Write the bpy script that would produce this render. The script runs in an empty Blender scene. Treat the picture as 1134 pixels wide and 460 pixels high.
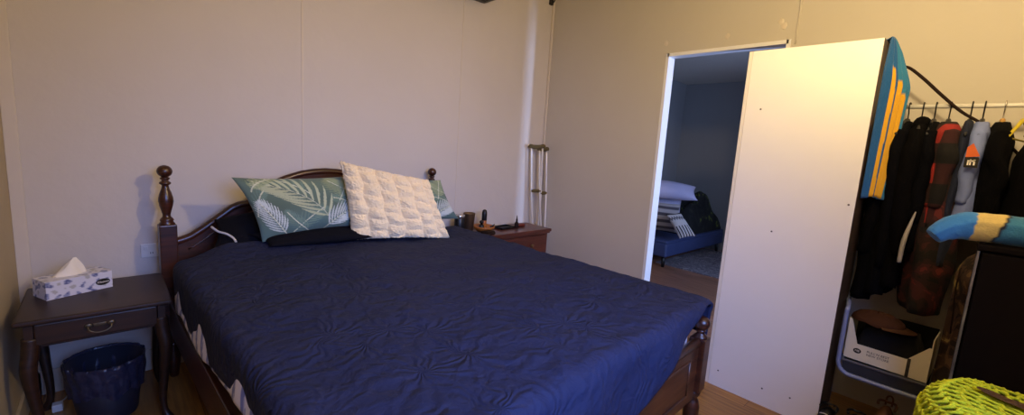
import bpy, bmesh, math, random
import numpy as np
from mathutils import Vector, Matrix, noise, Euler

S = bpy.context.scene
COL = S.collection
R = math.radians
random.seed(7)

# ------------------------------------------------------------------ camera, world, lights, exposure
def make_camera():
    f, pitch, roll, yaw, h = 480.15, R(8.147), R(3.70), R(43.29), 1.35
    fw = Vector((math.sin(yaw) * math.cos(pitch), math.cos(yaw) * math.cos(pitch), -math.sin(pitch)))
    rt = Vector((math.cos(yaw), -math.sin(yaw), 0))
    up = rt.cross(fw)
    x = math.cos(roll) * rt + math.sin(roll) * up
    y = -math.sin(roll) * rt + math.cos(roll) * up
    m = Matrix((x, y, -fw)).transposed().to_4x4()
    m.translation = Vector((0, 0, h))
    cd = bpy.data.cameras.new('camera')
    cd.sensor_fit = 'HORIZONTAL'
    cd.sensor_width = 36.0
    cd.lens = 36.0 * f / 1134.0
    cd.clip_start = 0.02
    co = bpy.data.objects.new('camera', cd)
    co.matrix_world = m
    COL.objects.link(co)
    S.camera = co

make_camera()
S.view_settings.view_transform = 'Standard'
S.view_settings.look = 'None'
S.view_settings.gamma = 1
S.view_settings.use_curve_mapping = False
S.view_settings.exposure = -0.32

w = bpy.data.worlds.new('world')
S.world = w
w.use_nodes = True
w.node_tree.nodes['Background'].inputs[0].default_value = (0.35, 0.5, 1.0, 1)
w.node_tree.nodes['Background'].inputs[1].default_value = 0.15

def light(name, kind, loc, energy, color, **k):
    d = bpy.data.lights.new(name, kind)
    d.energy = energy
    d.color = color
    for a, v in k.items():
        if a not in ('aim',):
            setattr(d, a, v)
    o = bpy.data.objects.new(name, d)
    o.location = loc
    if 'aim' in k:
        o.rotation_euler = (Vector(k['aim']) - Vector(loc)).to_track_quat('-Z', 'Y').to_euler()
    COL.objects.link(o)
    return o

LAMP = (1.50, 0.20, 2.24)
light('ceiling_bulb', 'POINT', LAMP, 104, (1.0, 0.745, 0.37), shadow_soft_size=0.06)
light('bedroom_daylight', 'AREA', (0.62, -0.78, 1.62), 42, (0.24, 0.39, 1.0),
      shape='RECTANGLE', size=1.3, size_y=1.0, aim=(1.15, 0.75, 0.7), spread=R(95))
light('neighbour_daylight', 'AREA', (3.53, -0.55, 1.45), 80, (0.38, 0.55, 1.0),
      shape='RECTANGLE', size=0.07, size_y=0.9, aim=(3.05, 2.2, 1.45))
light('neighbour_skylight', 'AREA', (5.0, -0.58, 1.5), 6, (0.58, 0.66, 1.0),
      shape='RECTANGLE', size=0.9, size_y=0.9, aim=(5.0, 2.2, 0.9))

# ------------------------------------------------------------------ materials
def lin(c):
    if isinstance(c, str):
        c = [int(c[i:i + 2], 16) / 255 for i in (1, 3, 5)]
    return tuple(((x / 12.92) if x <= 0.04045 else ((x + 0.055) / 1.055) ** 2.4) for x in c)

class MT:
    def __init__(s, name):
        s.m = bpy.data.materials.new(name)
        s.m.use_nodes = True
        s.t = s.m.node_tree
        s.b = s.t.nodes['Principled BSDF']
    def n(s, typ, **k):
        nd = s.t.nodes.new(typ)
        for a, v in k.items():
            if a.startswith('i_'):
                nd.inputs[a[2:].replace('_', ' ')].default_value = v
            else:
                setattr(nd, a, v)
        return nd
    def l(s, a, b):
        s.t.links.new(a, b)

def mat(name, col, rough=0.6, metal=0.0, var=0.12, vscale=6.0, bump=0.0, bscale=60.0, spec=0.5, sheen=0.0, stretch=None):
    """plain surface: noise-varied colour with an optional fine bump"""
    q = MT(name)
    c = lin(col)
    q.b.inputs['Roughness'].default_value = rough
    q.b.inputs['Metallic'].default_value = metal
    q.b.inputs['Specular IOR Level'].default_value = spec
    if sheen:
        q.b.inputs['Sheen Weight'].default_value = sheen
    tc = q.n('ShaderNodeTexCoord')
    mp = q.n('ShaderNodeMapping')
    if stretch:
        mp.inputs['Scale'].default_value = stretch
    q.l(tc.outputs['Object'], mp.inputs['Vector'])
    no = q.n('ShaderNodeTexNoise')
    no.inputs['Scale'].default_value = vscale
    no.inputs['Detail'].default_value = 5
    q.l(mp.outputs[0], no.inputs['Vector'])
    mx = q.n('ShaderNodeMix', data_type='RGBA')
    mx.inputs[6].default_value = tuple(x * (1 - var) for x in c) + (1,)
    mx.inputs[7].default_value = tuple(min(1, x * (1 + var)) for x in c) + (1,)
    q.l(no.outputs['Fac'], mx.inputs[0])
    q.l(mx.outputs[2], q.b.inputs['Base Color'])
    if bump:
        n2 = q.n('ShaderNodeTexNoise')
        n2.inputs['Scale'].default_value = bscale
        n2.inputs['Detail'].default_value = 4
        q.l(mp.outputs[0], n2.inputs['Vector'])
        bp = q.n('ShaderNodeBump')
        bp.inputs['Strength'].default_value = bump
        bp.inputs['Distance'].default_value = 0.01
        q.l(n2.outputs['Fac'], bp.inputs['Height'])
        q.l(bp.outputs[0], q.b.inputs['Normal'])
    return q.m

def wood(name, dark, light_, rough=0.35, scale=(1.2, 1.2, 14), coat=0.25):
    q = MT(name)
    tc = q.n('ShaderNodeTexCoord')
    mp = q.n('ShaderNodeMapping')
    mp.inputs['Scale'].default_value = scale
    q.l(tc.outputs['Object'], mp.inputs['Vector'])
    no = q.n('ShaderNodeTexNoise')
    no.inputs['Scale'].default_value = 3.0
    no.inputs['Detail'].default_value = 7
    no.inputs['Distortion'].default_value = 0.8
    q.l(mp.outputs[0], no.inputs['Vector'])
    rp = q.n('ShaderNodeValToRGB')
    rp.color_ramp.elements[0].position = 0.3
    rp.color_ramp.elements[1].position = 0.72
    rp.color_ramp.elements[0].color = lin(dark) + (1,)
    rp.color_ramp.elements[1].color = lin(light_) + (1,)
    q.l(no.outputs['Fac'], rp.inputs[0])
    q.l(rp.outputs[0], q.b.inputs['Base Color'])
    q.b.inputs['Roughness'].default_value = rough
    q.b.inputs['Coat Weight'].default_value = coat
    q.b.inputs['Coat Roughness'].default_value = 0.2
    bp = q.n('ShaderNodeBump')
    bp.inputs['Strength'].default_value = 0.08
    bp.inputs['Distance'].default_value = 0.005
    q.l(no.outputs['Fac'], bp.inputs['Height'])
    q.l(bp.outputs[0], q.b.inputs['Normal'])
    return q.m

def attr_mat(name, rough=0.85, bump=0.3, bscale=300.0, sheen=0.2):
    """cloth or card whose woven / printed pattern sits in the colour attribute 'pattern'"""
    q = MT(name)
    at = q.n('ShaderNodeAttribute', attribute_name='pattern')
    q.l(at.outputs['Color'], q.b.inputs['Base Color'])
    q.b.inputs['Roughness'].default_value = rough
    q.b.inputs['Sheen Weight'].default_value = sheen
    q.b.inputs['Specular IOR Level'].default_value = 0.25
    if bump:
        tc = q.n('ShaderNodeTexCoord')
        n2 = q.n('ShaderNodeTexNoise')
        n2.inputs['Scale'].default_value = bscale
        q.l(tc.outputs['Object'], n2.inputs['Vector'])
        bp = q.n('ShaderNodeBump')
        bp.inputs['Strength'].default_value = bump
        bp.inputs['Distance'].default_value = 0.004
        q.l(n2.outputs['Fac'], bp.inputs['Height'])
        q.l(bp.outputs[0], q.b.inputs['Normal'])
    return q.m

def wall_mat(name, col):
    q = MT(name)
    tc = q.n('ShaderNodeTexCoord')
    n1 = q.n('ShaderNodeTexNoise')
    n1.inputs['Scale'].default_value = 1.7
    n1.inputs['Detail'].default_value = 6
    q.l(tc.outputs['Object'], n1.inputs['Vector'])
    c = lin(col)
    mx = q.n('ShaderNodeMix', data_type='RGBA')
    mx.inputs[6].default_value = (c[0] * 0.93, c[1] * 0.92, c[2] * 0.9, 1)
    mx.inputs[7].default_value = (min(1, c[0] * 1.05), min(1, c[1] * 1.05), min(1, c[2] * 1.06), 1)
    q.l(n1.outputs['Fac'], mx.inputs[0])
    q.l(mx.outputs[2], q.b.inputs['Base Color'])
    q.b.inputs['Roughness'].default_value = 0.62
    n2 = q.n('ShaderNodeTexNoise')
    n2.inputs['Scale'].default_value = 14
    n2.inputs['Detail'].default_value = 8
    q.l(tc.outputs['Object'], n2.inputs['Vector'])
    bp = q.n('ShaderNodeBump')
    bp.inputs['Strength'].default_value = 0.12
    bp.inputs['Distance'].default_value = 0.02
    q.l(n2.outputs['Fac'], bp.inputs['Height'])
    q.l(bp.outputs[0], q.b.inputs['Normal'])
    return q.m

def floor_mat(name, dark, light_, plank=0.14):
    q = MT(name)
    tc = q.n('ShaderNodeTexCoord')
    mp = q.n('ShaderNodeMapping')
    mp.inputs['Rotation'].default_value = (0, 0, R(90))
    q.l(tc.outputs['Object'], mp.inputs['Vector'])
    br = q.n('ShaderNodeTexBrick')
    br.inputs['Scale'].default_value = 1.0
    br.inputs['Brick Width'].default_value = 1.4
    br.inputs['Row Height'].default_value = plank
    br.inputs['Mortar Size'].default_value = 0.0015
    br.inputs['Color1'].default_value = (0.75, 0.75, 0.75, 1)
    br.inputs['Color2'].default_value = (1.0, 1.0, 1.0, 1)
    br.inputs['Mortar'].default_value = (0.25, 0.25, 0.25, 1)
    q.l(mp.outputs[0], br.inputs['Vector'])
    m2 = q.n('ShaderNodeMapping')
    m2.inputs['Scale'].default_value = (14, 1.0, 1)
    q.l(tc.outputs['Object'], m2.inputs['Vector'])
    no = q.n('ShaderNodeTexNoise')
    no.inputs['Scale'].default_value = 4
    no.inputs['Detail'].default_value = 7
    q.l(m2.outputs[0], no.inputs['Vector'])
    rp = q.n('ShaderNodeValToRGB')
    rp.color_ramp.elements[0].position = 0.3
    rp.color_ramp.elements[1].position = 0.7
    rp.color_ramp.elements[0].color = lin(dark) + (1,)
    rp.color_ramp.elements[1].color = lin(light_) + (1,)
    q.l(no.outputs['Fac'], rp.inputs[0])
    mx = q.n('ShaderNodeMix', data_type='RGBA', blend_type='MULTIPLY')
    mx.inputs[0].default_value = 1
    q.l(rp.outputs[0], mx.inputs[6])
    q.l(br.outputs['Color'], mx.inputs[7])
    q.l(mx.outputs[2], q.b.inputs['Base Color'])
    q.b.inputs['Roughness'].default_value = 0.38
    return q.m

def duvet_mat():
    """navy quilt stitched with fern-like swirls"""
    q = MT('navy_quilt')
    tc = q.n('ShaderNodeTexCoord')
    c = lin('#232842')
    no = q.n('ShaderNodeTexNoise')
    no.inputs['Scale'].default_value = 5
    q.l(tc.outputs['Object'], no.inputs['Vector'])
    mx = q.n('ShaderNodeMix', data_type='RGBA')
    mx.inputs[6].default_value = tuple(x * 0.85 for x in c) + (1,)
    mx.inputs[7].default_value = tuple(x * 1.15 for x in c) + (1,)
    q.l(no.outputs['Fac'], mx.inputs[0])
    q.l(mx.outputs[2], q.b.inputs['Base Color'])
    q.b.inputs['Roughness'].default_value = 0.75
    q.b.inputs['Specular IOR Level'].default_value = 0.15
    # stitched fronds: creases fanning out from scattered centres
    n0 = q.n('ShaderNodeTexNoise')
    n0.inputs['Scale'].default_value = 6
    q.l(tc.outputs['Object'], n0.inputs['Vector'])
    wp = q.n('ShaderNodeVectorMath', operation='SCALE')
    wp.inputs['Scale'].default_value = 0.22
    q.l(n0.outputs['Color'], wp.inputs[0])
    av = q.n('ShaderNodeVectorMath', operation='ADD')
    q.l(tc.outputs['Object'], av.inputs[0])
    q.l(wp.outputs[0], av.inputs[1])
    fl2 = q.n('ShaderNodeVectorMath', operation='MULTIPLY')
    fl2.inputs[1].default_value = (1, 1, 0.6)
    q.l(av.outputs[0], fl2.inputs[0])
    vo = q.n('ShaderNodeTexVoronoi')
    vo.inputs['Scale'].default_value = 4.2
    q.l(fl2.outputs[0], vo.inputs['Vector'])
    df = q.n('ShaderNodeVectorMath', operation='SUBTRACT')
    q.l(fl2.outputs[0], df.inputs[0])
    q.l(vo.outputs['Position'], df.inputs[1])
    sx = q.n('ShaderNodeSeparateXYZ')
    q.l(df.outputs[0], sx.inputs[0])
    at = q.n('ShaderNodeMath', operation='ARCTAN2')
    q.l(sx.outputs[1], at.inputs[0])
    q.l(sx.outputs[0], at.inputs[1])
    m1 = q.n('ShaderNodeMath', operation='MULTIPLY')
    m1.inputs[1].default_value = 13
    q.l(at.outputs[0], m1.inputs[0])
    sn = q.n('ShaderNodeMath', operation='SINE')
    q.l(m1.outputs[0], sn.inputs[0])
    mr = q.n('ShaderNodeMapRange')
    mr.inputs['From Min'].default_value = 0.05
    mr.inputs['From Max'].default_value = 0.45
    q.l(vo.outputs['Distance'], mr.inputs['Value'])
    pr = q.n('ShaderNodeMath', operation='MULTIPLY')
    q.l(sn.outputs[0], pr.inputs[0])
    q.l(mr.outputs[0], pr.inputs[1])
    wv = q.n('ShaderNodeTexNoise')
    wv.inputs['Scale'].default_value = 20
    wv.inputs['Detail'].default_value = 4
    wv.inputs['Distortion'].default_value = 0.8
    q.l(tc.outputs['Object'], wv.inputs['Vector'])
    ml = q.n('ShaderNodeMath', operation='MULTIPLY_ADD')
    ml.inputs[1].default_value = 0.16
    q.l(pr.outputs[0], ml.inputs[0])
    q.l(wv.outputs['Fac'], ml.inputs[2])
    bp = q.n('ShaderNodeBump')
    bp.inputs['Strength'].default_value = 0.62
    bp.inputs['Distance'].default_value = 0.018
    q.l(ml.outputs[0], bp.inputs['Height'])
    q.l(bp.outputs[0], q.b.inputs['Normal'])
    return q.m

def plaid_mat():
    q = MT('red_plaid_flannel')
    tc = q.n('ShaderNodeTexCoord')
    sp = q.n('ShaderNodeSeparateXYZ')
    q.l(tc.outputs['Object'], sp.inputs[0])
    def band(sock, freq):
        a = q.n('ShaderNodeMath', operation='MULTIPLY')
        a.inputs[1].default_value = freq
        q.l(sock, a.inputs[0])
        b = q.n('ShaderNodeMath', operation='FRACT')
        q.l(a.outputs[0], b.inputs[0])
        g = q.n('ShaderNodeMath', operation='GREATER_THAN')
        g.inputs[1].default_value = 0.5
        q.l(b.outputs[0], g.inputs[0])
        return g.outputs[0]
    ad = q.n('ShaderNodeMath', operation='ADD')
    sm = q.n('ShaderNodeMath', operation='ADD')
    q.l(sp.outputs[0], sm.inputs[0])
    q.l(sp.outputs[1], sm.inputs[1])
    q.l(band(sm.outputs[0], 6.0), ad.inputs[0])
    q.l(band(sp.outputs[2], 5.5), ad.inputs[1])
    hf = q.n('ShaderNodeMath', operation='MULTIPLY')
    hf.inputs[1].default_value = 0.5
    q.l(ad.outputs[0], hf.inputs[0])
    rp = q.n('ShaderNodeValToRGB')
    rp.color_ramp.interpolation = 'CONSTANT'
    rp.color_ramp.elements[0].color = lin('#96231e') + (1,)
    rp.color_ramp.elements[1].position = 0.75
    rp.color_ramp.elements[1].color = lin('#0a0606') + (1,)
    e = rp.color_ramp.elements.new(0.4)
    e.color = lin('#300e10') + (1,)
    q.l(hf.outputs[0], rp.inputs[0])
    q.l(rp.outputs[0], q.b.inputs['Base Color'])
    q.b.inputs['Roughness'].default_value = 0.95
    return q.m

def camo_mat(name, cols, scale):
    q = MT(name)
    tc = q.n('ShaderNodeTexCoord')
    no = q.n('ShaderNodeTexNoise')
    no.inputs['Scale'].default_value = scale
    no.inputs['Detail'].default_value = 3
    no.inputs['Distortion'].default_value = 1.5
    q.l(tc.outputs['Object'], no.inputs['Vector'])
    rp = q.n('ShaderNodeValToRGB')
    rp.color_ramp.interpolation = 'CONSTANT'
    ps = [0.0, 0.46, 0.54, 0.62][:len(cols)]
    el = rp.color_ramp.elements
    el[0].color = lin(cols[0]) + (1,)
    el[1].position = ps[1]
    el[1].color = lin(cols[1]) + (1,)
    for p, c in zip(ps[2:], cols[2:]):
        e = el.new(p)
        e.color = lin(c) + (1,)
    q.l(no.outputs['Fac'], rp.inputs[0])
    q.l(rp.outputs[0], q.b.inputs['Base Color'])
    q.b.inputs['Roughness'].default_value = 0.9
    return q.m

def see_through_plastic():
    q = MT('bin_liner_plastic')
    q.b.inputs['Base Color'].default_value = lin('#2c2c40') + (1,)
    q.b.inputs['Roughness'].default_value = 0.35
    tc = q.n('ShaderNodeTexCoord')
    n2 = q.n('ShaderNodeTexNoise')
    n2.inputs['Scale'].default_value = 22
    q.l(tc.outputs['Object'], n2.inputs['Vector'])
    bp = q.n('ShaderNodeBump')
    bp.inputs['Strength'].default_value = 0.6
    bp.inputs['Distance'].default_value = 0.02
    q.l(n2.outputs['Fac'], bp.inputs['Height'])
    q.l(bp.outputs[0], q.b.inputs['Normal'])
    return q.m

M = dict(
    wall=wall_mat('painted_wall', '#cdc5bd'),
    wall_left=wall_mat('painted_side_wall', '#b9a988'),
    wall_right=wall_mat('painted_door_wall', '#c6bfb4'),
    ceil=wall_mat('ceiling_paint', '#d8d2c8'),
    trim=mat('trim_paint', '#d2c7b8', 0.5, var=0.05),
    jamb=mat('jamb_paint', '#e8e8ea', 0.45, var=0.04),
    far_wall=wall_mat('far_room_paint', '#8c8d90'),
    floor=floor_mat('bedroom_boards', '#7d5528', '#b1813f'),
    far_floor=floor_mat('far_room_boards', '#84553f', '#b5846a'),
    walnut=wood('dark_mahogany', '#25100a', '#4c2414'),
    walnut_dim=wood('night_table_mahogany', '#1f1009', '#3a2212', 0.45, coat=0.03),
    chestwood=wood('red_brown_wood', '#40190f', '#66301f', 0.35),
    footwood=wood('foot_panel_wood', '#34180d', '#5c341c', 0.4),
    brass=mat('aged_brass', '#8d7c58', 0.35, 0.9),
    old_brass=mat('tarnished_brass', '#5c5140', 0.4, 0.7),
    white_board=mat('white_melamine', '#f4efe8', 0.38, var=0.02),
    white_edge=mat('white_edge_band', '#e9e2d6', 0.5, var=0.03),
    board_side=wood('brown_side_board', '#3a2a1a', '#57422c', 0.5, coat=0.0),
    screw=mat('screw_steel', '#6d6560', 0.5, 0.6),
    duvet=duvet_mat(),
    sheet=attr_mat('striped_sheet', 0.8),
    mattress=mat('pale_blue_mattress', '#cfd3e2', 0.85, bump=0.1),
    leaf=attr_mat('leaf_print', 0.8, 0.25, 400),
    print=attr_mat('printed_card', 0.6, 0.0),
    dark_cloth=mat('dark_navy_cotton', '#0b0b12', 0.9, spec=0.15, bump=0.2, bscale=250),
    piping=mat('white_piping', '#b9b6b8', 0.8),
    fluff=mat('cream_plush', '#f6e0b4', 0.95, var=0.06, vscale=14, bump=0.35, bscale=150, sheen=0.5),
    tissue=mat('tissue_paper', '#f3ead8', 0.9, bump=0.1),
    black=mat('black_plastic', '#0e0e10', 0.4),
    black_matte=mat('black_cotton', '#050406', 0.95, spec=0.1, bump=0.3, bscale=200),
    navy_cotton=mat('navy_black_cotton', '#06060b', 0.95, spec=0.1, bump=0.3, bscale=200),
    liner=see_through_plastic(),
    bin=mat('dark_bin_plastic', '#23232f', 0.5),
    plate=mat('outlet_plate', '#d9d4cc', 0.4),
    alu=mat('crutch_aluminium', '#e8e2d8', 0.35, 0.35),
    foam=mat('olive_foam', '#5e5130', 0.9, bump=0.3),
    rubber=mat('dark_rubber', '#2a2622', 0.8),
    rack=mat('rack_white_enamel', '#d9d6d0', 0.35),
    rack_grey=mat('rack_grey_enamel', '#8792b8', 0.4, 0.1),
    chrome=mat('bright_metal', '#c9c5be', 0.25, 0.9),
    cap=mat('brown_cap_cloth', '#432a1c', 0.95, spec=0.1, bump=0.3),
    strip=mat('worn_metal_strip', '#8f8b88', 0.35, 0.7, var=0.7, vscale=18),
    tumbler=mat('dark_steel', '#7a6652', 0.3, 0.8),
    amber=mat('amber_wood', '#a8652a', 0.35),
    brown_red=mat('red_brown_leather', '#6a2a1c', 0.5),
    dark_brown=mat('dark_brown_leather', '#23150f', 0.8, spec=0.2),
    plaid=plaid_mat(),
    dress=camo_mat('dark_red_print', ['#0d0708', '#230c0d', '#3e1416', '#5e1f1c'], 7),
    denim=mat('dark_denim', '#121a33', 0.9, bump=0.4, bscale=260, vscale=20),
    pale_blue=mat('pale_blue_jersey', '#7685bd', 0.9, bump=0.2),
    orange=mat('orange_print', '#d0602a', 0.8),
    grey_cloth=mat('pale_grey_cloth', '#aaa4a0', 0.9, bump=0.2),
    wooden=mat('pale_hanger_wood', '#b98a3e', 0.5),
    yellow=mat('yellow_plastic', '#c7b324', 0.5),
    towel=attr_mat('striped_towel', 0.95, 0.6, 180),
    roll=attr_mat('rolled_towel', 0.95, 0.6, 180),
    lime=mat('lime_wool', '#d3dc1e', 0.9, var=0.14, vscale=20, bump=0.6, bscale=160),
    patch=mat('brown_wool', '#7a5a34', 0.95, bump=0.6, bscale=160),
    camo=camo_mat('brown_camouflage', ['#22160e', '#463022', '#654a30', '#a58c4c'], 9),
    camo2=camo_mat('dark_camouflage', ['#101012', '#17181a', '#25271f', '#5d6a25'], 6),
    card=mat('cream_card', '#ece3cc', 0.7, var=0.05, vscale=8),
    card_in=mat('black_lining', '#070606', 0.9),
    tub=mat('grey_plastic_tub', '#565a66', 0.5),
    cabinet=mat('black_brown_wood', '#100906', 0.8, spec=0.12, var=0.3, vscale=5, stretch=(2, 2, .25)),
    sofa=mat('navy_upholstery', '#39456f', 0.55, bump=0.15, bscale=120),
    rug=camo_mat('grey_patterned_rug', ['#6f6770', '#8d858b', '#5c565f', '#a39a9c'], 7),
    lilac=mat('pale_lilac_cotton', '#b9b4d2', 0.85, bump=0.15),
    stripe=attr_mat('striped_cotton', 0.85),
    lace=mat('white_lace', '#cfcac4', 0.8),
    boot=mat('tan_brown_boot', '#6b4527', 0.7, bump=0.2),
    aircon=mat('grey_green_casing', '#5c5a4e', 0.6),
    ink=mat('black_ink', '#17120f', 0.8),
    white_ink=mat('white_ink', '#e8e0d4', 0.8),
    pot=mat('white_enamel_lamp', '#e6e0d4', 0.5),
)

# ------------------------------------------------------------------ mesh helpers
def ob(name, bm, m, parent=None, smooth=False, loc=None):
    me = bpy.data.meshes.new(name)
    bmesh.ops.recalc_face_normals(bm, faces=bm.faces[:])
    bm.to_mesh(me)
    bm.free()
    if smooth:
        for p in me.polygons:
            p.use_smooth = True
    o = bpy.data.objects.new(name, me)
    COL.objects.link(o)
    for x in (m if isinstance(m, (list, tuple)) else [m]):
        me.materials.append(x)
    if parent is not None:
        o.parent = parent
    if loc is not None:
        o.location = loc
    return o

def tag(o, label, cat, group=None, kind=None):
    o['label'] = label
    o['category'] = cat
    if group:
        o['group'] = group
    if kind:
        o['kind'] = kind
    return o

def thing(name, label, cat, loc=(0, 0, 0), rz=0.0, group=None):
    o = bpy.data.objects.new(name, None)
    o.empty_display_size = 0.1
    COL.objects.link(o)
    o.location = loc
    o.rotation_euler = (0, 0, rz)
    return tag(o, label, cat, group)

def struct(name, bm, m, parent=None, smooth=False):
    o = ob(name, bm, m, parent, smooth)
    if parent is None:
        o['kind'] = 'structure'
    return o

def B():
    return bmesh.new()

def box(bm, x0, x1, y0, y1, z0, z1, bev=0.0, seg=2, mi=0):
    t = bmesh.new()
    bmesh.ops.create_cube(t, size=1.0)
    for v in t.verts:
        v.co = Vector(((x0 + x1) / 2 + v.co.x * (x1 - x0), (y0 + y1) / 2 + v.co.y * (y1 - y0), (z0 + z1) / 2 + v.co.z * (z1 - z0)))
    if bev:
        bmesh.ops.bevel(t, geom=t.edges[:], offset=bev, segments=seg, affect='EDGES', profile=0.6)
    join(bm, t, mi)
    return bm

def join(bm, t, mi=0, mtx=None):
    vm = {}
    for v in t.verts:
        vm[v] = bm.verts.new(mtx @ v.co if mtx else v.co)
    for f in t.faces:
        try:
            nf = bm.faces.new([vm[v] for v in f.verts])
            nf.material_index = mi if mi else f.material_index
            nf.smooth = f.smooth
        except ValueError:
            pass
    t.free()

def lathe(bm, prof, cx=0, cy=0, seg=24, cap=True):
    """prof: list of (radius, z)"""
    rings = []
    for r, z in prof:
        rings.append([bm.verts.new((cx + r * math.cos(2 * math.pi * k / seg), cy + r * math.sin(2 * math.pi * k / seg), z)) for k in range(seg)])
    for a, b in zip(rings, rings[1:]):
        for k in range(seg):
            f = bm.faces.new((a[k], a[(k + 1) % seg], b[(k + 1) % seg], b[k]))
            f.smooth = True
    if cap:
        bm.faces.new(rings[0][::-1])
        bm.faces.new(rings[-1])
    return bm

def catmull(pts, n=8):
    P = [Vector(p) for p in pts]
    out = []
    for i in range(len(P) - 1):
        p0, p1, p2, p3 = P[max(i - 1, 0)], P[i], P[i + 1], P[min(i + 2, len(P) - 1)]
        for k in range(n):
            t = k / n
            out.append(0.5 * ((2 * p1) + (-p0 + p2) * t + (2 * p0 - 5 * p1 + 4 * p2 - p3) * t * t + (-p0 + 3 * p1 - 3 * p2 + p3) * t ** 3))
    out.append(P[-1])
    return out

def tube(bm, pts, r, seg=10, smooth_path=0, flat=1.0, mi=0):
    if smooth_path:
        n0 = len(pts)
        pts2 = catmull(pts, smooth_path)
        if hasattr(r, '__len__'):
            rr = []
            for i in range(n0 - 1):
                for k in range(smooth_path):
                    rr.append(r[i] + (r[i + 1] - r[i]) * k / smooth_path)
            rr.append(r[-1])
            r = rr
        pts = pts2
    pts = [Vector(p) for p in pts]
    n = len(pts)
    rs = list(r) if hasattr(r, '__len__') else [r] * n
    rings = []
    up = None
    for i in range(n):
        d = (pts[min(i + 1, n - 1)] - pts[max(i - 1, 0)]).normalized()
        if up is None:
            up = Vector((0, 0, 1)) if abs(d.z) < 0.9 else Vector((0, 1, 0))
        s = d.cross(up).normalized()
        up = s.cross(d).normalized()
        rings.append([bm.verts.new(pts[i] + rs[i] * (math.cos(2 * math.pi * k / seg) * s + flat * math.sin(2 * math.pi * k / seg) * up)) for k in range(seg)])
    for a, b in zip(rings, rings[1:]):
        for k in range(seg):
            f = bm.faces.new((a[k], a[(k + 1) % seg], b[(k + 1) % seg], b[k]))
            f.smooth = True
            f.material_index = mi
    for e in (rings[0][::-1], rings[-1]):
        f = bm.faces.new(e)
        f.material_index = mi
    return bm

def prism(bm, poly, axis, a0, a1):
    """extrude a 2-D outline: axis 'x' -> (y,z), 'y' -> (x,z), 'z' -> (x,y)"""
    def P(p, a):
        return {'x': (a, p[0], p[1]), 'y': (p[0], a, p[1]), 'z': (p[0], p[1], a)}[axis]
    A = [bm.verts.new(P(p, a0)) for p in poly]
    Bv = [bm.verts.new(P(p, a1)) for p in poly]
    n = len(poly)
    for k in range(n):
        bm.faces.new((A[k], A[(k + 1) % n], Bv[(k + 1) % n], Bv[k]))
    bm.faces.new(A[::-1])
    bm.faces.new(Bv)
    return bm

def grid_faces(bm, V, close_u=False, mi=0, smooth=True):
    nu, nv = len(V), len(V[0])
    for i in range(nu - (0 if close_u else 1)):
        for j in range(nv - 1):
            try:
                f = bm.faces.new((V[i][j], V[(i + 1) % nu][j], V[(i + 1) % nu][j + 1], V[i][j + 1]))
                f.smooth = smooth
                f.material_index = mi
            except ValueError:
                pass

def set_pattern(o, cols):
    at = o.data.attributes.new('pattern', 'FLOAT_COLOR', 'POINT')
    a = np.ones((len(o.data.vertices), 4), dtype=np.float32)
    a[:, :3] = cols
    at.data.foreach_set('color', a.ravel())

def text(name, body, size, m, parent, loc, rot, extrude=0.0004, align='CENTER', shear=0.0, sx=1.0):
    c = bpy.data.curves.new(name, 'FONT')
    c.body = body
    c.size = size
    c.extrude = extrude
    c.align_x = align
    c.align_y = 'CENTER'
    c.shear = shear
    tmp = bpy.data.objects.new(name + '_curve', c)
    COL.objects.link(tmp)
    dg = bpy.context.evaluated_depsgraph_get()
    me = bpy.data.meshes.new_from_object(tmp.evaluated_get(dg))
    bpy.data.objects.remove(tmp)
    o = bpy.data.objects.new(name, me)
    COL.objects.link(o)
    me.materials.clear()
    me.materials.append(m)
    o.parent = parent
    o.location = loc
    o.rotation_euler = rot
    o.scale = (sx, 1, 1)
    return o

def smoothstep(a, b, x):
    t = max(0, min(1, (x - a) / (b - a)))
    return t * t * (3 - 2 * t)

def nz(x, y, z=0.0, s=1.0):
    return noise.noise(Vector((x * s, y * s, z * s)))

# ------------------------------------------------------------------ setting
DW, XR, XL, YF, CH = 2.95, 3.15, -0.33, -0.70, 2.80
WT = 0.085
XF, YL, YN = 6.6, 3.27, -0.40          # far room: far wall, left wall, near wall
DY0, DY1, DZ = 0.93, 1.735, 2.10       # doorway

bm = box(B(), XL - 0.1, XR, YF - 0.1, DW + 0.1, -0.08, 0.0)
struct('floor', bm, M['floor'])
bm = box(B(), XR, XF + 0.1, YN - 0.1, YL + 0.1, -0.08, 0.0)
struct('floor_beyond', bm, M['far_floor'])
bm = box(B(), XL - 0.1, XR + WT, YF - 0.1, DW + 0.1, CH, CH + 0.08)
struct('ceiling', bm, M['ceil'])
bm = box(B(), XL - 0.1, XR + 0.0, DW, DW + 0.1, 0.0, CH)
struct('wall_back', bm, M['wall'])
bm = box(B(), XL - 0.1, XL, YF, DW, 0.0, CH)
struct('wall_left', bm, M['wall_left'])
bm = B()
box(bm, XR, XR + WT, DY1, YL, 0.0, CH)
box(bm, XR, XR + WT, YF, DY0, 0.0, CH)
box(bm, XR, XR + WT, DY0, DY1, DZ, CH)
struct('wall_right', bm, M['wall_right'])
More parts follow.
